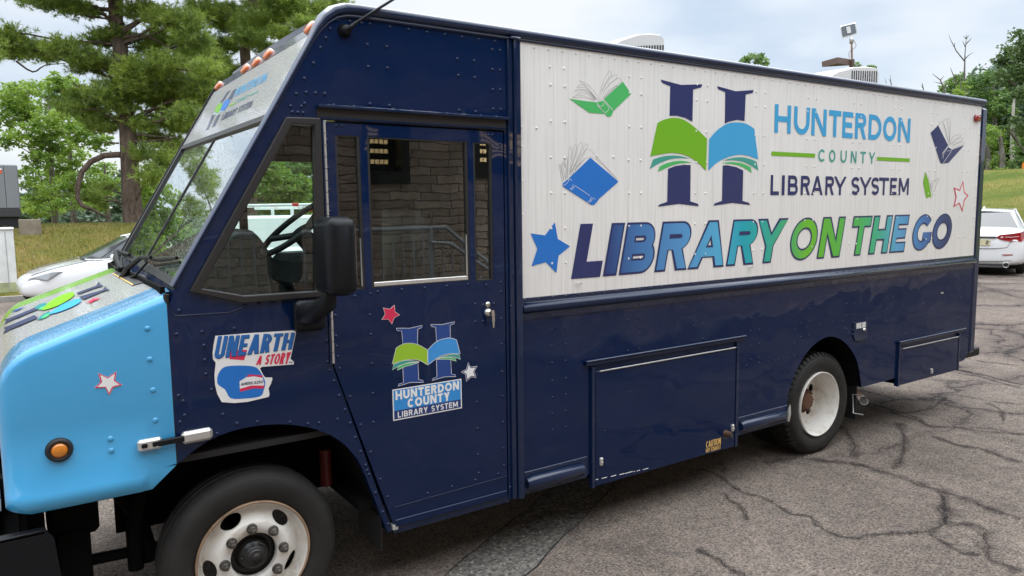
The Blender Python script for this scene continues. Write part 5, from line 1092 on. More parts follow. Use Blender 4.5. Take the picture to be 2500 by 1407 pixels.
for x in (A0[0]-1.2, A1[0]-.2, A2[0]+.4): mb.tube([(x, HY, 0), (x, HY, A1[1] if x < A1[0] else A2[1])], .026, 8)
mb.build('baluster', [rm_], rail)
# ------------------------------------------------------------------ vegetation
def leafmat(name, c0, c1, c2, trans=.35, sc=1.3):
    m = bpy.data.materials.new(name); m.use_nodes = True; t = m.node_tree; t.nodes.clear(); o = N(t, 'ShaderNodeOutputMaterial')
    a = noise(t, sc, 3, .6, 'World'); g = N(t, 'ShaderNodeNewGeometry'); wn = N(t, 'ShaderNodeTexNoise'); wn.inputs['Scale'].default_value = 14; t.links.new(g.outputs['Position'], wn.inputs['Vector'])
    ad = N(t, 'ShaderNodeMath', operation='ADD'); m2 = N(t, 'ShaderNodeMath', operation='MULTIPLY'); m2.inputs[1].default_value = .5; t.links.new(a, ad.inputs[0]); t.links.new(wn.outputs[0], m2.inputs[0]); t.links.new(m2.outputs[0], ad.inputs[1])
    c = ramp(t, ad.outputs[0], [(.55, c0), (.75, c1), (.95, c2)])
    d = N(t, 'ShaderNodeBsdfDiffuse'); tr = N(t, 'ShaderNodeBsdfTranslucent'); x = N(t, 'ShaderNodeMixShader'); x.inputs[0].default_value = trans
    t.links.new(c, d.inputs[0]); t.links.new(c, tr.inputs[0]); t.links.new(d.outputs[0], x.inputs[1]); t.links.new(tr.outputs[0], x.inputs[2])
    gl = N(t, 'ShaderNodeBsdfGlossy'); gl.inputs['Roughness'].default_value = .45; gl.inputs[0].default_value = (.8, .8, .8, 1); y = N(t, 'ShaderNodeMixShader'); y.inputs[0].default_value = .05
    t.links.new(x.outputs[0], y.inputs[1]); t.links.new(gl.outputs[0], y.inputs[2]); t.links.new(y.outputs[0], o.inputs[0]); return m
M['pine'] = leafmat('pine_needles', (.17, .25, .052), (.27, .37, .066), (.38, .48, .085), .45, 1.0)
M['leafA'] = leafmat('bright_leaves', (.12, .21, .03), (.22, .35, .05), (.36, .48, .08), .5, .9)
M['leafB'] = leafmat('mid_leaves', (.08, .16, .04), (.14, .24, .055), (.23, .35, .08), .5, .9)
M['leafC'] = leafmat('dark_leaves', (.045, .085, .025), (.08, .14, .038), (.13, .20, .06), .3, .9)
def barkmat(name, c0, c1):
    m, t, b = newmat(name); n = noise(t, 6, 6, .7, 'World', (1, 1, .28), .6); t.links.new(ramp(t, n, [(.3, c0), (.7, c1)]), b.inputs['Base Color']); b.inputs['Roughness'].default_value = .95; b.inputs['Specular IOR Level'].default_value = .1; bump(t, b, n, 1., .06); return m
M['bark'] = barkmat('pine_bark', (.045, .032, .024), (.20, .15, .12)); M['barkg'] = barkmat('grey_bark', (.07, .06, .05), (.22, .20, .175))
def npmesh(name, V_, nper, mat, parent):
    n = len(V_)//nper; me = bpy.data.meshes.new(name); me.vertices.add(len(V_)); me.vertices.foreach_set('co', V_.astype(np.float32).ravel())
    me.loops.add(n*nper); me.loops.foreach_set('vertex_index', np.arange(n*nper, dtype=np.int32)); me.polygons.add(n); me.polygons.foreach_set('loop_start', np.arange(0, n*nper, nper, dtype=np.int32)); me.polygons.foreach_set('loop_total', np.full(n, nper, dtype=np.int32))
    me.update(calc_edges=True); me.materials.append(mat); o = bpy.data.objects.new(name, me); COL.objects.link(o)
    if parent is not None: setp(o, parent)
    return o
def unit(r, n): v = r.normal(size=(n, 3)); return v/np.linalg.norm(v, axis=1)[:, None]
def leaves(r, blobs, dens, size):
    out_ = []
    for c, rad in blobs:
        vol = rad[0]*rad[1]*rad[2]; n = max(6, int(dens*(vol**.80)))
        nc = max(2, n//14); cc = unit(r, nc)*(r.random(nc)**.42)[:, None]*np.array(rad)+c
        k = r.integers(0, nc, n); p = cc[k]+r.normal(size=(n, 3))*np.array([.16, .16, .11])*max(.5, min(rad)*.8)
        d = unit(r, n); d[:, 2] *= .5; e_ = np.cross(d, unit(r, n)); d /= np.linalg.norm(d, axis=1)[:, None]; e_ /= np.linalg.norm(e_, axis=1)[:, None]
        s_ = size*(.6+.8*r.random(n))[:, None]; out_.append(np.stack([p-d*s_*.6, p+e_*s_*.34, p+d*s_*.6, p-e_*s_*.34], 1).reshape(-1, 3))
    return np.concatenate(out_)
def needles(r, blobs, dens, ln, wd=.011):
    out_ = []
    for c, rad in blobs:
        vol = rad[0]*rad[1]*rad[2]; nt_ = max(8, int(dens*(vol**.72))); q = unit(r, nt_)*(r.random(nt_)**.45)[:, None]
        q[:, 2] = np.where(q[:, 2] < -.35, q[:, 2]*.5, q[:, 2]); p = q*np.array(rad)+c+r.normal(size=(nt_, 3))*np.array([.13, .13, .09])
        ax = q*np.array([1, 1, .35])+np.array([0, 0, .55])+r.normal(size=(nt_, 3))*.3; ax /= np.linalg.norm(ax, axis=1)[:, None]
        K = 20; P_ = np.repeat(p, K, 0); A_ = np.repeat(ax, K, 0); d = A_*.75+unit(r, nt_*K)*.85; d /= np.linalg.norm(d, axis=1)[:, None]
        st = P_-A_*(r.random(nt_*K)[:, None]*.16); L_ = ln*(.7+.6*r.random(nt_*K))[:, None]; sd_ = np.cross(d, unit(r, nt_*K)); sd_ /= np.linalg.norm(sd_, axis=1)[:, None]
        out_.append(np.stack([st-sd_*wd, st+sd_*wd, st+d*L_+np.array([0, 0, -.012])], 1).reshape(-1, 3))
    return np.concatenate(out_)
def pxblobs(lst, depth, r, jit=1.2, flat=1.):
    o = []
    for q in lst:
        u, v, a, b = q[:4]; d = depth+r.uniform(-jit, jit)+(q[4] if len(q) > 4 else 0); a *= 1.18; b *= 1.18; o.append((rayw(u, v, d), (a*d/CF, (a*.5+b*.5)*d/CF, b*d/CF*flat)))
    return o
def tree(name, label, trunk, blobs, seed, mat, bark, kind='leaf', dens=900, size=.16, limbs=True, group='trees around the parking lot', cat='tree'):
    """trunk: list of (point, radius) from the ground up"""
    r = np.random.default_rng(seed); base = trunk[0][0]; t = thing(name, tuple(base), label, cat, group)
    mb = MB(); mb.tube([tuple(p) for p, _ in trunk], [q for _, q in trunk], 12)
    P_ = np.array([p for p, _ in trunk]); Rr = [q for _, q in trunk]
    if limbs:
        for c, rad in blobs:
            dist = np.linalg.norm((P_-c)*np.array([1, 1, 1.3]), axis=1); i = int(np.argmin(dist))
            s_ = P_[i] if P_[i][2] < c[2] else P_[max(0, i-1)]
            if np.linalg.norm(c-s_) > 9: continue
            mid = (s_+c)/2+np.array([r.uniform(-.2, .2), r.uniform(-.2, .2), r.uniform(-.15, .25)]); r0 = min(Rr[i]*.36, .02+.012*np.linalg.norm(c-s_))
            mb.tube([tuple(s_), tuple(s_*.65+mid*.35+r.normal(size=3)*.05), tuple(mid), tuple(mid*.4+c*.6+r.normal(size=3)*.08), tuple(c)], [r0, r0*.8, r0*.62, r0*.45, r0*.2], 7, cap=False)
            for k in range(3):
                e_ = c+unit(r, 1)[0]*np.array(rad)*.9; mb.tube([tuple(mid*.3+c*.7), tuple((c+e_)/2+r.normal(size=3)*.06), tuple(e_)], [r0*.3, r0*.2, r0*.08], 5, cap=False)
    mb.build('trunk', [bark], t)
    npmesh('crown', needles(r, blobs, dens*2.2, size) if kind == 'pine' else leaves(r, blobs, dens*2.6, size*.62), 3 if kind == 'pine' else 4, mat, t); return t, mb
def trunk_px(pts, depth): return [(rayw(u, v, depth), rad) for u, v, rad in pts]
rg = np.random.default_rng(11)
# the big pine behind the hood
d1 = 24.
tp = trunk_px([(332, 575, .33), (322, 500, .295), (317, 400, .27), (311, 300, .25), (300, 200, .23), (293, 110, .23), (283, 50, .21), (281, -40, .22), (280, -160, .18), (285, -330, .1)], d1); tp[0] = (np.array([tp[0][0][0], tp[0][0][1], gz(tp[0][0][0], tp[0][0][1])-.1]), .36)
B1 = [(140, 8, 70, 18), (205, 22, 45, 14), (100, -20, 80, 30), (20, 78, 34, 18), (45, 112, 52, 22), (112, 128, 50, 22), (165, 118, 44, 24), (215, 140, 44, 22), (20, 130, 30, 14), (250, 95, 32, 20), (205, 162, 36, 16), (290, 85, 40, 18), (290, 160, 50, 24), (350, 172, 56, 30), (415, 150, 46, 26), (470, 128, 42, 24), (440, 205, 60, 30), (335, 220, 60, 30), (395, 245, 50, 26), (490, 215, 46, 26), (525, 240, 26, 18), (262, 225, 46, 28), (215, 262, 40, 22), (255, 300, 40, 26), (300, 255, 36, 22), (195, 232, 30, 16), (165, 262, 34, 14), (415, 292, 44, 22), (375, 335, 36, 18), (455, 275, 40, 22), (345, 300, 30, 20), (400, 385, 30, 28), (365, 425, 32, 22), (420, 350, 30, 20), (350, 25, 50, 24), (410, 45, 46, 30), (395, 95, 46, 24), (455, 60, 44, 32), (360, 120, 30, 16), (320, 195, 40, 24), (500, 165, 36, 22), (470, 95, 40, 24), (350, 370, 26, 16), (225, 480, 24, 14), (255, 455, 20, 12), (250, 500, 16, 8)]
bl1 = pxblobs(B1, d1, rg, 1.3)+[(rayw(280+rg.uniform(-190, 190), -60-rg.uniform(0, 260), d1+rg.uniform(-2, 2)), (1.1, 1.0, .45)) for _ in range(26)]
pine1, pm = tree('pine_tree', 'tall white pine on the lawn behind the hood with a curved dead limb', tp, bl1, 1, M['pine'], M['bark'], 'pine', 430, .17, group='pines on the lawn')
mb = MB()
mb.tube([tuple(rayw(u, v, d)) for u, v, d in [(312, 381, 24), (288, 378, 23.9), (255, 380, 23.7), (222, 395, 23.5), (200, 420, 23.4), (189, 455, 23.4), (190, 485, 23.3), (200, 502, 23.3), (225, 512, 23.4), (250, 526, 23.6), (272, 532, 23.7)]], [.11, .10, .095, .09, .085, .08, .07, .065, .045, .03, .012], 10)
mb.build('dead_limb', [M['bark']], pine1)
for l, r0 in (([(296, 60), (275, 28), (245, 22), (200, 14), (165, 8)], .10), ([(302, 75), (335, 55), (368, 35)], .12), ([(305, 90), (345, 87), (380, 98), (412, 118)], .07), ([(250, 238), (215, 222), (185, 208), (178, 200)], .06), ([(335, 330), (375, 333), (425, 338)], .05), ([(400, 330), (415, 350), (430, 370)], .03), ([(290, 350), (245, 349)], .03), ([(335, 310), (350, 306)], .03), ([(40, 150), (80, 176), (110, 160), (160, 155)], .035), ([(330, 345), (400, 342), (440, 332)], .045)):
    mb = MB(); mb.tube([tuple(rayw(u, v, d1-.2)) for u, v in smooth(l, 3)], [r0*(1-.75*i/(3*(len(l)-1))) for i in range(3*(len(l)-1)+1)], 8); mb.build('limb', [M['bark']], pine1)
d2 = 29.
tp = trunk_px([(602, 300, .24), (601, 170, .21), (597, 110, .20), (610, 60, .18), (622, -10, .2), (630, -150, .1)], d2); b0 = rayw(604, 480, d2); tp = [(np.array([b0[0], b0[1], gz(b0[0], b0[1])-.1]), .36), (rayw(603, 400, d2), .33)]+tp
B2 = [(500, 28, 50, 24), (560, 58, 44, 24), (612, 62, 44, 30), (605, 88, 36, 20), (660, 42, 50, 26), (720, 28, 50, 22), (560, 25, 40, 20), (690, 80, 44, 14), (745, 55, 40, 14), (765, 20, 40, 18), (820, 8, 36, 12), (780, 70, 26, 10), (545, 110, 40, 20), (520, 150, 40, 24), (560, 175, 40, 22), (545, 205, 36, 24), (500, 185, 44, 28), (470, 240, 44, 26), (520, 230, 30, 22), (640, 110, 30, 12), (660, 130, 26, 8), (450, 310, 40, 22), (425, 255, 40, 24), (700, 5, 50, 16), (640, 8, 40, 18), (500, 290, 24, 14)]
bl2 = pxblobs(B2, d2, rg, 1.5)+[(rayw(620+rg.uniform(-200, 230), -40-rg.uniform(0, 200), d2+rg.uniform(-2, 2)), (1.3, 1.1, .5)) for _ in range(20)]
tree('pine_tree', 'second white pine half hidden by the roof of the cab', tp, bl2, 2, M['pine'], M['bark'], 'pine', 400, .19, group='pines on the lawn')
def gbase(u, v, d): p = rayw(u, v, d); return np.array([p[0], p[1], gz(p[0], p[1])-.1])
def broad(u, top, d, blobs, seed, mat, label, bark='barkg', rad=.16, dens=900, size=.2, jit=1.5, group='broadleaf trees behind the lot', lean=0, name='broadleaf_tree'):
    b = gbase(u, 520, d); t_ = rayw(u+lean, top, d); tr = [(b, rad), (b*.66+t_*.34+np.array([.1, 0, 0]), rad*.85), (b*.33+t_*.67, rad*.6), (t_, rad*.2)]
    return tree(name, label, tr, pxblobs(blobs, d, rg, jit), seed, M[mat], M[bark], 'leaf', dens, size, group=group)
broad(120, 240, 34, [(20, 235, 34, 28), (60, 225, 34, 26), (30, 285, 36, 30), (85, 280, 40, 30), (130, 300, 44, 34), (70, 330, 44, 26), (25, 345, 26, 20), (130, 355, 44, 28), (190, 330, 36, 28), (90, 390, 34, 22), (150, 410, 40, 24), (45, 260, 36, 20)], 21, 'leafA', 'yellow green broadleaf tree rising left of the big pine', dens=1050, size=.19)
broad(165, 190, 37, [(148, 200, 30, 20), (175, 215, 30, 20), (135, 235, 36, 26), (185, 255, 40, 26), (220, 300, 40, 26), (240, 345, 30, 22), (205, 285, 30, 22), (100, 215, 24, 16)], 22, 'leafA', 'bright green tree whose tip shows beside the pine bough', dens=950, size=.2)
broad(255, 400, 33, [(250, 420, 34, 24), (200, 440, 40, 22), (150, 460, 44, 22), (100, 480, 36, 18), (230, 475, 40, 20), (265, 450, 26, 24), (170, 500, 44, 14), (95, 515, 40, 12), (75, 450, 24, 16), (225, 505, 26, 12)], 23, 'leafA', 'low leafy tree at the lawn edge left of the pine trunk', dens=1000, size=.17)
broad(80, 420, 40, [(70, 420, 30, 16), (110, 440, 36, 20), (75, 500, 34, 16), (120, 515, 40, 12), (180, 380, 36, 22), (150, 430, 30, 20)], 24, 'leafA', 'young tree behind the grey generator', dens=800, size=.2)
broad(420, 420, 36, [(360, 470, 40, 30), (395, 430, 40, 30), (440, 400, 40, 40), (380, 500, 40, 26), (430, 460, 40, 40), (470, 430, 40, 50), (350, 520, 30, 20), (410, 520, 40, 22)], 25, 'leafA', 'leafy tree seen past the far windscreen edge', dens=800, size=.2)
# trees seen through the cab and mirrored by the windscreen
for k, (u, d, top, mt, lb) in enumerate([(545, 30, 380, 'leafA', 'bright green tree seen through the cab above the van'), (680, 33, 400, 'leafA', 'bright green tree framed by the cab quarter window'), (740, 38, 380, 'leafB', 'rounded tree at the right of the cab quarter window'), (620, 44, 410, 'leafB', 'farther tree seen through the cab glass')]):
    broad(u, top, d, [(u+rg.uniform(-50, 50), top+rg.uniform(0, 120), 38, 30) for _ in range(9)], 40+k, mt, lb, dens=600, size=.24)
# mirrored scenery: two trees out to the left, off the picture, that the windscreen reflects
for k, (x, y, h, mt, lb) in enumerate([(-7.5, 27, 4.6, 'leafA', 'bright tree mirrored low in the left half of the windscreen'), (-3.2, 29, 5.2, 'leafA', 'bright tree mirrored low in the right half of the windscreen')]):
    b = np.array([x, y, gz(x, y)-.1]); tr = [(b, .2), (b+np.array([.1, 0, h*.4]), .16), (b+np.array([0, 0, h*.8]), .08), (b+np.array([0, 0, h]), .03)]
    bb = [(b+np.array([rg.uniform(-2.2, 2.2), rg.uniform(-2, 2), h*rg.uniform(.3, 1.)]), (1.2, 1.2, .8)) for _ in range(16)]
    tree('broadleaf_tree', lb, tr, bb, 60+k, M[mt], M['barkg'], 'leaf', 500, .25, group='broadleaf trees behind the lot')
b = np.array([-2.3, 23.5, gz(-2.3, 23.5)-.1]); tr = [(b, .3), (b+np.array([0, 0, 5.]), .24), (b+np.array([.2, 0, 10.]), .14), (b+np.array([.2, 0, 13.]), .05)]
tree('pine_tree', 'white pine beyond the left edge mirrored in the top of the windscreen', tr, [(b+np.array([rg.uniform(-2., 2.), rg.uniform(-1.5, 1.5), rg.uniform(4.2, 12.5)]), (.8, .8, .42)) for _ in range(26)], 66, M['pine'], M['bark'], 'pine', 180, .2, group='pines on the lawn')
# right-hand side
RG = 'trees beyond the right hand slope'
broad(1842, 150, 46, [(1825, 148, 18, 9), (1848, 140, 22, 12), (1862, 152, 16, 10), (1815, 158, 14, 8)], 70, 'leafB', 'small round tree top showing over the truck roof', dens=800, size=.22, jit=.5, group=RG)
broad(2110, 175, 50, [(2092, 156, 9, 6), (2098, 162, 8, 5), (2130, 163, 12, 7), (2124, 168, 9, 5)], 71, 'leafB', 'leaf tips showing behind the white roof unit', dens=800, size=.22, jit=.4, group=RG)
broad(2345, 200, 44, [(2320, 215, 24, 18), (2345, 200, 22, 16), (2368, 218, 22, 20), (2335, 240, 30, 22), (2375, 250, 26, 24), (2390, 205, 20, 18)], 72, 'leafB', 'grey green tree showing over the rear corner of the roof', dens=900, size=.22, group=RG)
broad(2345, 190, 41, [(2350, 210, 10, 12), (2345, 235, 9, 16)], 73, 'leafA', 'bright vine column in front of the grey green tree', dens=1500, size=.18, jit=.3, group=RG, rad=.08)
broad(2425, 200, 43, [(2410, 195, 24, 18), (2435, 215, 26, 22), (2415, 245, 26, 24), (2450, 190, 22, 16), (2440, 260, 26, 26), (2420, 290, 24, 20), (2465, 235, 20, 20)], 74, 'leafB', 'tall leafy tree behind the truck rear corner post', dens=800, size=.22, group=RG)
broad(2408, 330, 40, [(2412, 330, 16, 22), (2408, 370, 16, 20), (2418, 400, 18, 16), (2400, 415, 16, 12), (2425, 350, 14, 18)], 75, 'leafA', 'bright leafy tree beside the rear post above the sedan', dens=1300, size=.19, group=RG)
broad(2442, 320, 39, [(2440, 330, 12, 20), (2445, 365, 13, 22), (2440, 400, 14, 18), (2448, 420, 16, 10)], 76, 'leafA', 'vine covered trunk right of the rear post', dens=1500, size=.17, group=RG)
broad(2490, 330, 39, [(2488, 330, 18, 22), (2495, 370, 18, 20), (2485, 400, 20, 16), (2505, 410, 20, 16), (2500, 345, 20, 20)], 77, 'leafB', 'leafy tree at the right end of the slope', dens=1200, size=.2, group=RG)
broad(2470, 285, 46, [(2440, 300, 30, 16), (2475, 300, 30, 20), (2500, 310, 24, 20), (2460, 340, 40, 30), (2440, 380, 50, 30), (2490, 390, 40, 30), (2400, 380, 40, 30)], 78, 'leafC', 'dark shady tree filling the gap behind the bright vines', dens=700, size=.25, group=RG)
t_ = [(gbase(2474, 520, 40), .14), (rayw(2474, 430, 40), .13), (rayw(2471, 370, 40), .12), (rayw(2472, 300, 40), .09), (rayw(2476, 240, 40), .05)]
tree('birch_tree', 'pale bare trunk standing on the slope right of the rear post', t_, pxblobs([(2470, 290, 14, 8), (2480, 270, 12, 10)], 40, rg, .3), 79, M['leafB'], barkmat('pale_bark', (.30, .27, .24), (.52, .50, .46)), 'leaf', 700, .18, group=RG)
# dark overhanging tree at the right edge
d3 = 24
tb = [(gbase(2620, 520, d3), .25), (rayw(2610, 300, d3), .2), (rayw(2590, 150, d3), .14), (rayw(2570, 60, d3), .06)]
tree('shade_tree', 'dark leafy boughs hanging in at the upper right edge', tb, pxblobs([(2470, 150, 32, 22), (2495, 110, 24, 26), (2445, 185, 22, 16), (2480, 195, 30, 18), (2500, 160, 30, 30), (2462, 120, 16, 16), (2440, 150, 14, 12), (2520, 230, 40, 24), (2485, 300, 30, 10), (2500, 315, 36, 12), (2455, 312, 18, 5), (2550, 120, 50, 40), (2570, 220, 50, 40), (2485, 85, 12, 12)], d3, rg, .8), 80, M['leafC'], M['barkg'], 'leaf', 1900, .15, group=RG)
def dead(u, v0, d, segs, label, rad):
    base = gbase(u, 520, d); t = thing('dead_tree', tuple(base), label, 'dead tree', 'bare dead trees beyond the roof'); mb = MB()
    top = rayw(*segs[0][0], d); mb.tube([tuple(base), tuple(top)], [rad*1.6, rad], 7)
    for s_ in segs: mb.tube([tuple(rayw(a, b, d)) for a, b in s_], [rad*(1-.8*i/(len(s_)-1))*(1 if s_ is segs[0] else .6) for i in range(len(s_))], 6)
    mb.build('trunk', [M['barkg']], t)
dead(2355, 200, 42, [[(2354, 195), (2355, 165), (2356, 130), (2360, 85)], [(2355, 150), (2335, 125), (2322, 100), (2316, 85)], [(2355, 145), (2365, 135), (2376, 128)], [(2357, 115), (2350, 100)], [(2358, 108), (2368, 98), (2372, 92)], [(2330, 115), (2330, 104)], [(2359, 95), (2352, 88)], [(2359, 95), (2366, 86)]], 'tall bare dead tree forking above the rear of the roof', .06)
dead(2300, 215, 42, [[(2305, 215), (2295, 195), (2276, 180)], [(2300, 205), (2280, 200)], [(2296, 196), (2305, 185)]], 'low dead branches left of the bare forked tree', .05)
dead(2322, 190, 43, [[(2335, 205), (2328, 185), (2320, 165)], [(2330, 190), (2340, 180)]], 'leaning bare stub beside the forked dead tree', .05)
dead(2172, 195, 45, [[(2176, 208), (2174, 195), (2174, 183)], [(2164, 204), (2160, 190)], [(2175, 200), (2170, 193)]], 'thin bare twigs right of the rear roof unit', .035)
dead(2252, 215, 45, [[(2255, 222), (2252, 205), (2250, 203)], [(2253, 215), (2248, 208)]], 'short twig tip over the roof line', .035)
# far woods
def woods():
    r = np.random.default_rng(5); bb = []
    for i in range(300):
        x = r.uniform(-120, 260); y = r.uniform(120, 190); bb.append((np.array([x, y, -4+r.uniform(0, 10.5)]), (6, 5, 2.8)))
    for i in range(150):
        x = r.uniform(50, 72); y = r.uniform(-12, .40*x-2); bb.append((np.array([x, y, gz(x, y)+r.uniform(0, 5.5)]), (3, 3, 2.2)))
    b2 = bb[300:]; bb = bb[:300]
    o = npmesh('far_woods', np.concatenate([leaves(r, bb, 22, 1.0), leaves(r, b2, 130, .26)]), 4, leafmat('far_leaves', (.075, .12, .085), (.11, .17, .10), (.15, .22, .12), .3, .05), None); tag(o, 'hazy green woods on the far hill', 'woods', kind='stuff')  # distance haze is put into the blue-green leaf colour
woods()
def grass():
    r = np.random.default_rng(8); n = 26000; x = np.concatenate([r.uniform(-3, 9, n), r.uniform(22.3, 40, 12000)]); y = np.concatenate([16.2+8.5*r.random(n)**1.2, r.uniform(-4, 22, 12000)]); n = len(x)
    z_ = np.array([gz(a, b) for a, b in zip(x, y)]); p = np.stack([x, y, z_], 1); d = unit(r, n)*.5; d[:, 2] = 1; h = (.04+.06*r.random(n))[:, None]; s_ = np.cross(d, unit(r, n)); s_ /= np.linalg.norm(s_, axis=1)[:, None]
    o = npmesh('grass', np.stack([p-s_*.012, p+s_*.012, p+d*h], 1).reshape(-1, 3), 3, leafmat('grass_blades', (.14, .18, .035), (.26, .25, .06), (.34, .28, .11), .3, .6), None); tag(o, 'short dry grass on the lawn', 'grass', kind='stuff')
grass()
# ------------------------------------------------------------------ cars
carwhite = paint('car_white', (.78, .78, .78), .25, coat=1.)
def sedan(name, label, loc, head, group, kind):
    t = thing(name, (loc[0], loc[1], loc[2]), label, 'car', group); Rm = Matrix.Translation(loc) @ Matrix.Rotation(head, 4, 'Z')
    def add(mb, nm, mats, par=None, sub=0, bev=0.):
        mb.v = [tuple(Rm @ Vector(p)) for p in mb.v]; o = mb.build(nm, mats, par or t, bevel=bev)
        if sub: s_ = o.modifiers.new('sub', 'SUBSURF'); s_.levels = sub; s_.render_levels = sub
        return o
    # local: x forward, rear bumper at x=0, nose at x=4.75, half width .91
    st = [(.0, .66, .30, .74, .62), (.06, .80, .24, .88, .74), (.22, .87, .20, 1.00, .80), (.60, .905, .19, 1.055, .82), (1.1, .915, .19, 1.02, .84), (1.8, .92, .19, .98, .86), (2.6, .92, .19, .965, .86), (3.25, .915, .19, .965, .85), (3.7, .905, .19, .90, .82), (4.2, .875, .20, .80, .76), (4.5, .82, .22, .70, .68), (4.68, .70, .27, .60, .56), (4.75, .50, .34, .50, .38)]
    mb = MB(); rows = []
    for x, w_, zb, zt, wt in st:
        h = zt-zb; half = [(0, zb), (w_*.80, zb), (w_*.97, zb+.06), (w_, zb+h*.42), (w_*.99, zb+h*.66), (w_*.955, zt-.085), (wt, zt-.012), (wt*.55, zt+.012), (0, zt+.02)]
        rows.append([(x, y, z_) for y, z_ in half]+[(x, -y, z_) for y, z_ in half[::-1][1:-1]])
    k = len(rows[0]); mb.add([p for r in rows for p in r], [(i*k+j, i*k+(j+1) % k, (i+1)*k+(j+1) % k, (i+1)*k+j) for i in range(len(rows)-1) for j in range(k)]+[list(range(k))[::-1], [(len(rows)-1)*k+j for j in range(k)]], 0, True)
    body = add(mb, 'body', [carwhite], None, 2)
    # greenhouse
    mb = MB(); lo = [(.62, .70, 1.03), (.95, .80, 1.0), (1.9, .83, .97), (2.9, .82, .955), (3.35, .74, .955), (3.55, .45, .955)]; hi = [(1.30, .52, 1.38), (1.45, .585, 1.415), (2.0, .60, 1.445), (2.45, .585, 1.43), (2.68, .53, 1.39), (2.72, .34, 1.385)]
    roofp = hi; rl = [(x, y, z_) for x, y, z_ in roofp]; rr = [(x, -y, z_) for x, y, z_ in roofp]
    n = len(rl); mb.add(rl+[(x, 0, z_+.03) for x, y, z_ in roofp]+rr, [(i, i+1, n+i+1, n+i) for i in range(n-1)]+[(n+i, n+i+1, 2*n+i+1, 2*n+i) for i in range(n-1)], 0, True)
    for sgn in (1, -1):
        L_ = [(x, y*sgn, z_) for x, y, z_ in lo]; H_ = [(x, y*sgn, z_) for x, y, z_ in hi]
        for i in (0, 4): mb.add([L_[i], L_[i+1], H_[i+1], H_[i]], [(0, 1, 2, 3)])
        mb.tube([L_[2], H_[2]], .03, 5); mb.tube(H_, .022, 6); mb.tube(L_[1:], .015, 5)
    add(mb, 'roof_panel', [carwhite], body)
    f = lambda q, k_: q
    mb = MB(); mb.add([(lo[0][0], lo[0][1], lo[0][2]), (lo[0][0], -lo[0][1], lo[0][2]), (hi[0][0], -hi[0][1], hi[0][2]), (hi[0][0], hi[0][1], hi[0][2])], [(0, 1, 2, 3)]); rg_ = add(mb, 'rear_window', [M['carglass']])
    mb = MB(); mb.add([(3.55, .45, .955), (3.58, 0, .955), (3.55, -.45, .955), (2.72, -.34, 1.385), (2.74, 0, 1.40), (2.72, .34, 1.385)], [(0, 1, 4, 5), (1, 2, 3, 4)]); mb.add([(3.55, .45, .955), (3.35, .74, .955), (2.68, .53, 1.39), (2.72, .34, 1.385)], [(0, 1, 2, 3)]); mb.add([(3.55, -.45, .955), (3.35, -.74, .955), (2.68, -.53, 1.39), (2.72, -.34, 1.385)], [(0, 1, 2, 3)])
    for q in range(len(mb.v)): x, y, z_ = mb.v[q]; mb.v[q] = (x+.006, y*1.004, z_+.008)
    add(mb, 'windshield', [M['carglass']])
    for sgn in (1, -1):
        mb = MB(); mb.add([(x, (y-.005)*sgn, z_) for x, y, z_ in lo[1:5]]+[(x, (y-.005)*sgn, z_) for x, y, z_ in hi[1:5][::-1]], [(0, 1, 6, 7), (1, 2, 5, 6), (2, 3, 4, 5)]); add(mb, 'side_window', [M['carglass']])
        mb = MB(); mb.cbox(3.02, 3.16, sgn*.90-.07, sgn*.90+.07, .93, 1.06, .03, sm=True); add(mb, 'wing_mirror', [carwhite])
        for x in (.98, 3.82):
            mb = MB(); mb.lathe([(.20, -.08), (.30, -.085), (.325, -.06), (.33, 0), (.325, .06), (.30, .085), (.20, .08)], (x, sgn*.775, .325), 32); wh = add(mb, 'wheel', [M['tyre']])
            mb = MB(); mb.lathe([(.205, sgn*.07), (.20, sgn*.05), (.05, sgn*.06), (0, sgn*.07)], (x, sgn*.775, .325), 24); add(mb, 'rim', [M['alu']], wh)
        # tail lamps wrap round the corner
        mb = MB(); q = [(.060, .28, .84), (.03, .36, .90), (.045, .55, .925), (.10, .72, .955), (.26, .875, .985), (.38, .895, .985), (.24, .875, .84), (.08, .74, .755), (.03, .55, .755), (.03, .38, .79)]
        mb.add([(x-.028, y*sgn*1.02, z_) for x, y, z_ in q], [list(range(len(q)))]); mb.add([(x+.12, y*sgn*.93, z_) for x, y, z_ in q]+[(x-.028, y*sgn*1.02, z_) for x, y, z_ in q], [(i, (i+1) % 10, 10+(i+1) % 10, 10+i) for i in range(10)]); tl = add(mb, 'tail_light', [M['redlens']])
        mb = MB(); mb.cbox(-.008, .02, sgn*.40-.022, sgn*.40+.022, .832, .862, .004); mb.tube([(.0, sgn*.46, .848), (.02, sgn*.60, .852), (.075, sgn*.74, .87)], .006, 6); add(mb, 'reversing_lamp', [paint('clear_lens', (.75, .55, .55), .2)], tl)
        mb = MB(); mb.hull([(-.012, sgn*.42, .475), (.02, sgn*.62, .48), (-.012, sgn*.44, .455), (.02, sgn*.62, .455), (.2, sgn*.55, .46)]); add(mb, 'reflector', [M['redlens']])
        mb = MB(); mb.lathe([(.040, .25), (.046, -.06), (.058, -.07), (.062, -.055), (.060, .1)], (.03, sgn*.50, .245), 20, axis='X'); mb.lathe([(0, -.02), (.045, -.02)], (.03, sgn*.50, .245), 16, 1, axis='X'); add(mb, 'exhaust_tip', [M['chrome'], M['slot']])
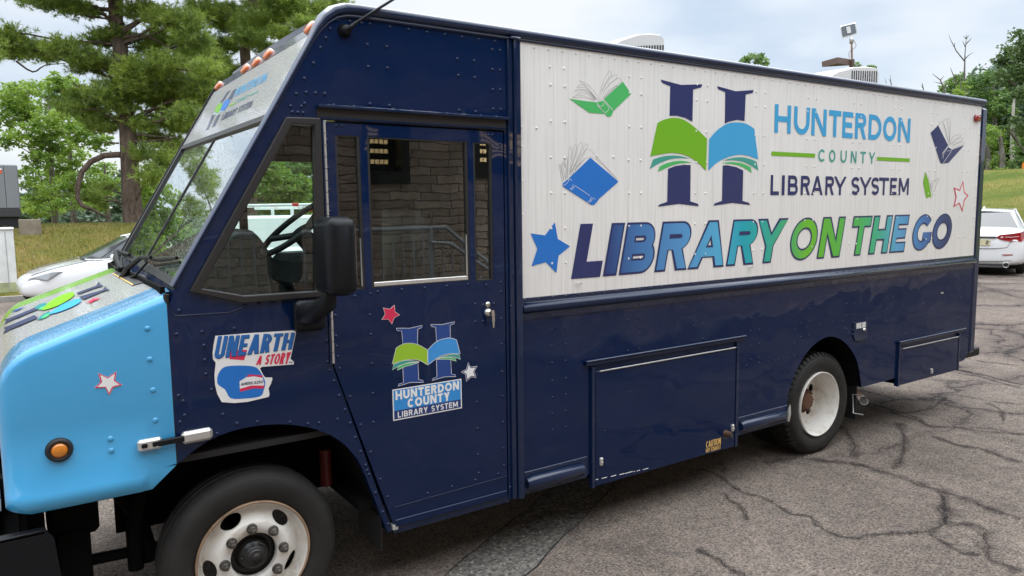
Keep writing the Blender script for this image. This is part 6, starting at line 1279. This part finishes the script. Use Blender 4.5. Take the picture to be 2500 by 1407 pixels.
        mb = MB(); q = [(4.53, .50, .63), (4.46, .70, .66), (4.15, .85, .76), (4.02, .87, .76), (4.22, .86, .61), (4.58, .60, .55)]; mb.hull([(x+.07, y*sgn*1.04, z_) for x, y, z_ in q]+[(x-.1, y*sgn*.9, z_) for x, y, z_ in q]); add(mb, 'headlight', [paint('headlight_lens', (.30, .31, .32), .12, coat=1.)])
    mb = MB(); mb.cbox(-.012, .05, -.19, .19, .66, .80, .006); pl = add(mb, 'number_plate', [paint('plate_cream', (.62, .56, .36), .5)])
    mb = MB(); word(mb, 'S', -.165, -.105, .085, .016, lambda x, y, l: (-.016, x, .69+y), 0); add(mb, 'plate_lettering', [M['slot']], pl)
    mb = MB(); mb.cbox(-.02, .05, -.30, .30, .84, .865, .006); add(mb, 'boot_trim', [M['slot']])
    sg = paint('panel_gap', (.12, .12, .12), .6)
    mb = MB(); mb.tube([(.03, -.60, .80), (.012, -.50, .625), (.0, -.3, .60), (-.004, 0, .595), (.0, .3, .60), (.012, .50, .625), (.03, .60, .80)], .007, 6); add(mb, 'boot_seam', [sg], body)
    mb = MB(); mb.tube([(.03, -.6, .34), (.0, -.3, .32), (-.004, 0, .315), (.0, .3, .32), (.03, .6, .34)], .009, 6); add(mb, 'bumper_crease', [sg], body)
    mb = MB(); mb.cbox(-.01, .2, -.52, .52, .175, .225, .012); add(mb, 'rear_valance', [M['slot']], body)
    for sgn in (1, -1):
        mb = MB(); mb.tube([(3.45, sgn*.77, .965), (3.75, sgn*.76, .900), (4.1, sgn*.70, .825), (4.38, sgn*.62, .745), (4.52, sgn*.50, .69)], .008, 6); add(mb, 'bonnet_seam', [sg], body)
    mb = MB(); mb.hull([(1.55, -.03, 1.47), (1.55, .03, 1.47), (1.75, -.01, 1.475), (1.75, .01, 1.475), (1.60, 0, 1.53)]); add(mb, 'roof_fin', [carwhite])
    mb = MB(); mb.box(.15, 4.6, -.78, .78, .16, .24); add(mb, 'underbody', [M['under']])
    return t
p = rayw(2392, 600, 16.4); hd = math.atan2(.40, 1.0)
sedan('parked_car', 'white sedan seen from behind with a red tail lamp at the right edge', (p[0], p[1], gz(p[0]+1.5, p[1])+.004), hd, 'white cars in the lot', 'rear')
p = (S(47, 700, 14.2)[0], 14.4)
sedan('parked_car', 'white car parked beyond the blue hood with its nose to the left', (p[0]+4.70, p[1]+.55, gz(2, 14.8)+.004), math.pi+.06, 'white cars in the lot', 'front')
# white van with ladder rack seen through the cab
def van():
    x0, x1, y0, y1 = 2.1, 4.25, 7.6, 12.4; t = thing('parked_van', ((x0+x1)/2, 9.8, 0), 'white work van with a ladder rack seen through the truck cab', 'van')
    mb = MB(); mb.cbox(x0, x1, y0, y1-.8, .38, 1.50, .08, sm=True); mb.hull([(x0+.02, y0+.06, 1.45), (x1-.02, y0+.06, 1.45), (x0+.16, y0+.18, 1.93), (x1-.16, y0+.18, 1.93), (x0+.12, y1-2.2, 1.93), (x1-.12, y1-2.2, 1.93), (x0+.05, y1-1.3, 1.45), (x1-.05, y1-1.3, 1.45), (x0+.3, y0+.22, 1.97), (x1-.3, y0+.22, 1.97), (x0+.3, y1-2.4, 1.97), (x1-.3, y1-2.4, 1.97)]); mb.cbox(x0+.1, x1-.1, y1-1.2, y1, .4, 1.2, .1, sm=True); b = mb.build('body', [carwhite], t, bevel=.02)
    mb = MB(); mb.cbox((x0+x1)/2-.006, (x0+x1)/2+.006, y0-.006, y0+.02, .5, 1.46, .002); mb.cbox(x0+.1, x1-.1, y0-.004, y0+.02, 1.42, 1.435, .002); mb.build('door_seam', [M['gasket']], b)
    for sx in (x0+.05, x1-.2):
        for y in (y0+1.0, y1-1.2): mb = MB(); mb.lathe([(0, -.1), (.32, -.1), (.35, 0), (.32, .1), (0, .1)], (sx+.08, y, .35), 24, axis='X'); mb.build('wheel', [M['tyre']], t)
        mb = MB(); mb.cbox(sx-.02, sx+.10, y0-.03, y0+.05, .85, 1.25, .02); mb.build('tail_light', [M['redlens']], t)
    mb = MB(); rk = paint('rack_white', (.75, .75, .75), .4)
    for y in (y0+.25, y0+1.4, y0+2.5):
        mb.tube([(x0+.02, y, 2.11), (x1+.04, y, 2.13)], .022, 8); mb.tube([(x0+.25, y, 1.95), (x0+.25, y, 2.11)], .03, 8); mb.tube([(x1-.25, y, 1.95), (x1-.25, y, 2.12)], .03, 8)
    for x in (x0+.1, x0+.5, x1-.5, x1-.1): mb.tube([(x, y0+.1, 2.08), (x, y0+2.7, 2.08)], .02, 8)
    rc_ = mb.build('roof_rack', [rk], t)
    mb = MB(); red = paint('red_cap', (.55, .03, .02), .4)
    for y in (y0+.25, y0+1.4): mb.cbox(x1+.02, x1+.09, y-.03, y+.03, 2.02, 2.16, .01); mb.cbox(x1-.62, x1-.52, y-.028, y+.028, 2.10, 2.155, .01)
    mb.build('rack_end_cap', [red], rc_)
van()
# ------------------------------------------------------------------ left-hand odds and ends
cabwhite = paint('cabinet_white', (.66, .66, .63), .5, var=.12)
x1, zt = S(31, 556, 16.6); zb = gz(x1, 16.7)
ub = thing('utility_cabinet', (x1-.5, 17, zb), 'white metal utility cabinet stained green at its foot on the left', 'cabinet')
mb = MB(); mb.cbox(x1-1.1, x1, 16.6, 17.35, zb-.02, zt-.05, .012); mb.build('body', [cabwhite], ub)
mb = MB(); mb.cbox(x1-1.14, x1+.02, 16.56, 17.4, zt-.05, zt, .015); mb.build('lid', [cabwhite], ub)
mb = MB(); mb.cbox(x1-.16, x1-.145, 16.59, 16.61, zb+.05, zt-.08, .002); mb.cbox(x1-.003, x1+.008, 16.72, 16.74, zb+.05, zt-.08, .002); mb.build('door_seam', [paint('seam_grey', (.35, .35, .34), .6)], ub)
mb = MB(); mb.box(x1-1.1, x1+.003, 16.594, 16.60, zb, zb+.22); mb.build('algae_stain', [paint('algae', (.34, .36, .20), .8, var=.35)], ub)
Yt = 22.; xr, zt = S(42, 403, Yt); _, zb = S(42, 541, Yt)
gn = thing('generator_enclosure', (xr-1.6, Yt+1, zb), 'grey steel generator enclosure on a dark base at the left edge', 'generator')
gm = paint('grey_steel', (.20, .21, .22), .5, var=.06)
mb = MB(); mb.cbox(xr-3.4, xr, Yt, Yt+2.1, zb+.36, zt, .03); b_ = mb.build('body', [gm], gn)
mb = MB(); mb.cbox(xr-3.4, xr-.0, Yt-.004, Yt+2.1, zb+.13, zb+.355, .01); mb.build('base_frame', [paint('dark_grey', (.035, .035, .035), .6)], gn)
mb = MB(); mb.cbox(xr-3.3, xr-.05, Yt+.1, Yt+2.0, zb-.3, zb+.13, .01); mb.build('skid', [M['black']], gn)
mb = MB(); a = S(12, 450, Yt); mb.cbox(a[0]-.006, a[0]+.006, Yt-.004, Yt+.01, zb+.40, zt-.03, .002); mb.build('panel_seam', [M['gasket']], b_)
mb = MB(); a = S(1, 416, Yt); mb.box(a[0]-.25, a[0]+.03, Yt-.006, Yt, a[1]-.09, a[1]+.01); mb.box(a[0]-.25, a[0]+.03, Yt-.006, Yt, a[1]+.015, a[1]+.05, 1); mb.build('warning_placard', [paint('placard_orange', (.62, .10, .03), .5), D['white']], b_)
mb = MB(); a, b = S(45, 545, 21.4), S(100, 549, 21.4); zg = gz(a[0], 21.4)
mb.cbox(a[0], b[0], 21.3, 21.55, min(a[1], zg)-.05, a[1]+.10, .02); tag(mb.build('timber', [paint('weathered_timber', (.24, .20, .15), .9, var=.3, grain=.01, gscale=12)]), 'weathered timber lying on the grass by the generator', 'timber')
# floodlight pole behind the roof
dP = 18.; pp = rayw(2080, 150, dP)
fp_ = thing('light_pole', (pp[0], pp[1], gz(pp[0], pp[1])), 'light pole with a floodlight and a brown box lamp behind the roof', 'street lamp')
bz = paint('bronze_paint', (.11, .065, .045), .5); zt0 = rayw(2079, 145, dP)[2]
mb = MB(); mb.cbox(pp[0]-.045, pp[0]+.045, pp[1]-.045, pp[1]+.045, gz(pp[0], pp[1])-.1, zt0, .008); mb.build('pole', [bz], fp_)
mb = MB(); mb.tube([(pp[0], pp[1], zt0-.05), tuple(rayw(2079, 96, dP))], .022, 8); mb.tube([tuple(rayw(u, v, dP-.02)) for u, v in smooth([(2074, 142), (2073, 128), (2086, 118), (2090, 110), (2084, 98)], 4)], .007, 6); mb.build('mast', [paint('rusty_pipe', (.24, .15, .11), .7, var=.5)], fp_)
mb = MB(); c = rayw(2079, 97, dP); mb.lathe([(.0, -.09), (.045, -.09), (.05, .03), (.03, .05)], tuple(c), 12, axis='Z'); mb.build('knuckle', [M['alu']], fp_)
mb = MB(); P4 = [rayw(*q, dP) for q in [(2051, 67), (2089, 58), (2094, 84), (2056, 96)]]; fdir = -ray(2072, 78); fdir /= np.linalg.norm(fdir); bk = -fdir*.22
mb.hull([tuple(p) for p in P4]+[tuple(p+bk+np.array([0, 0, .03])) for p in P4], 0); c = sum(P4)/4
mb.add([tuple(c+(p-c)*.86+fdir*.012-np.array([0, 0, -.03]) ) for p in P4], [(0, 1, 2, 3)], 1)
fl_ = mb.build('floodlight', [M['alu'], paint('lamp_glass', (.09, .10, .11), .15, coat=1.)], fp_)
mb = MB(); up_ = P4[0]-P4[3]; up_ /= np.linalg.norm(up_); rt_ = P4[1]-P4[0]; rt_ /= np.linalg.norm(rt_); mb.hull([tuple(c+rt_*a+up_*(b+.03)+fdir*k) for a in (-.05, .05) for b in (-.08, .08) for k in (.014, .03)]); mb.build('bulb', [paint('bulb', (.6, .6, .58), .2)], fl_)
mb = MB(); Q4 = [rayw(*q, dP-.35) for q in [(2006, 151), (2045, 140), (2046, 155), (2007, 164)]]; Q5 = [rayw(*q, dP) for q in [(2076, 145), (2076, 160)]]
Q6 = [rayw(*q, dP+.25) for q in [(2020, 147), (2022, 160)]]; mb.hull([tuple(p) for p in Q4]+[tuple(p) for p in Q5]+[tuple(p) for p in Q6]); mb.build('box_lamp', [bz], fp_)
# orange marker post at the far right
p = rayw(2497, 426, 33); om = thing('marker_post', (p[0], p[1], gz(p[0], p[1])), 'small orange marker post on the grass at the right edge', 'post'); mb = MB(); zz = p[2]
mb.tube([(p[0], p[1], gz(p[0], p[1])-.1), (p[0], p[1], rayw(2497, 398, 33)[2])], .05, 8); mb.build('post', [paint('orange_paint', (.75, .22, .02), .5)], om)
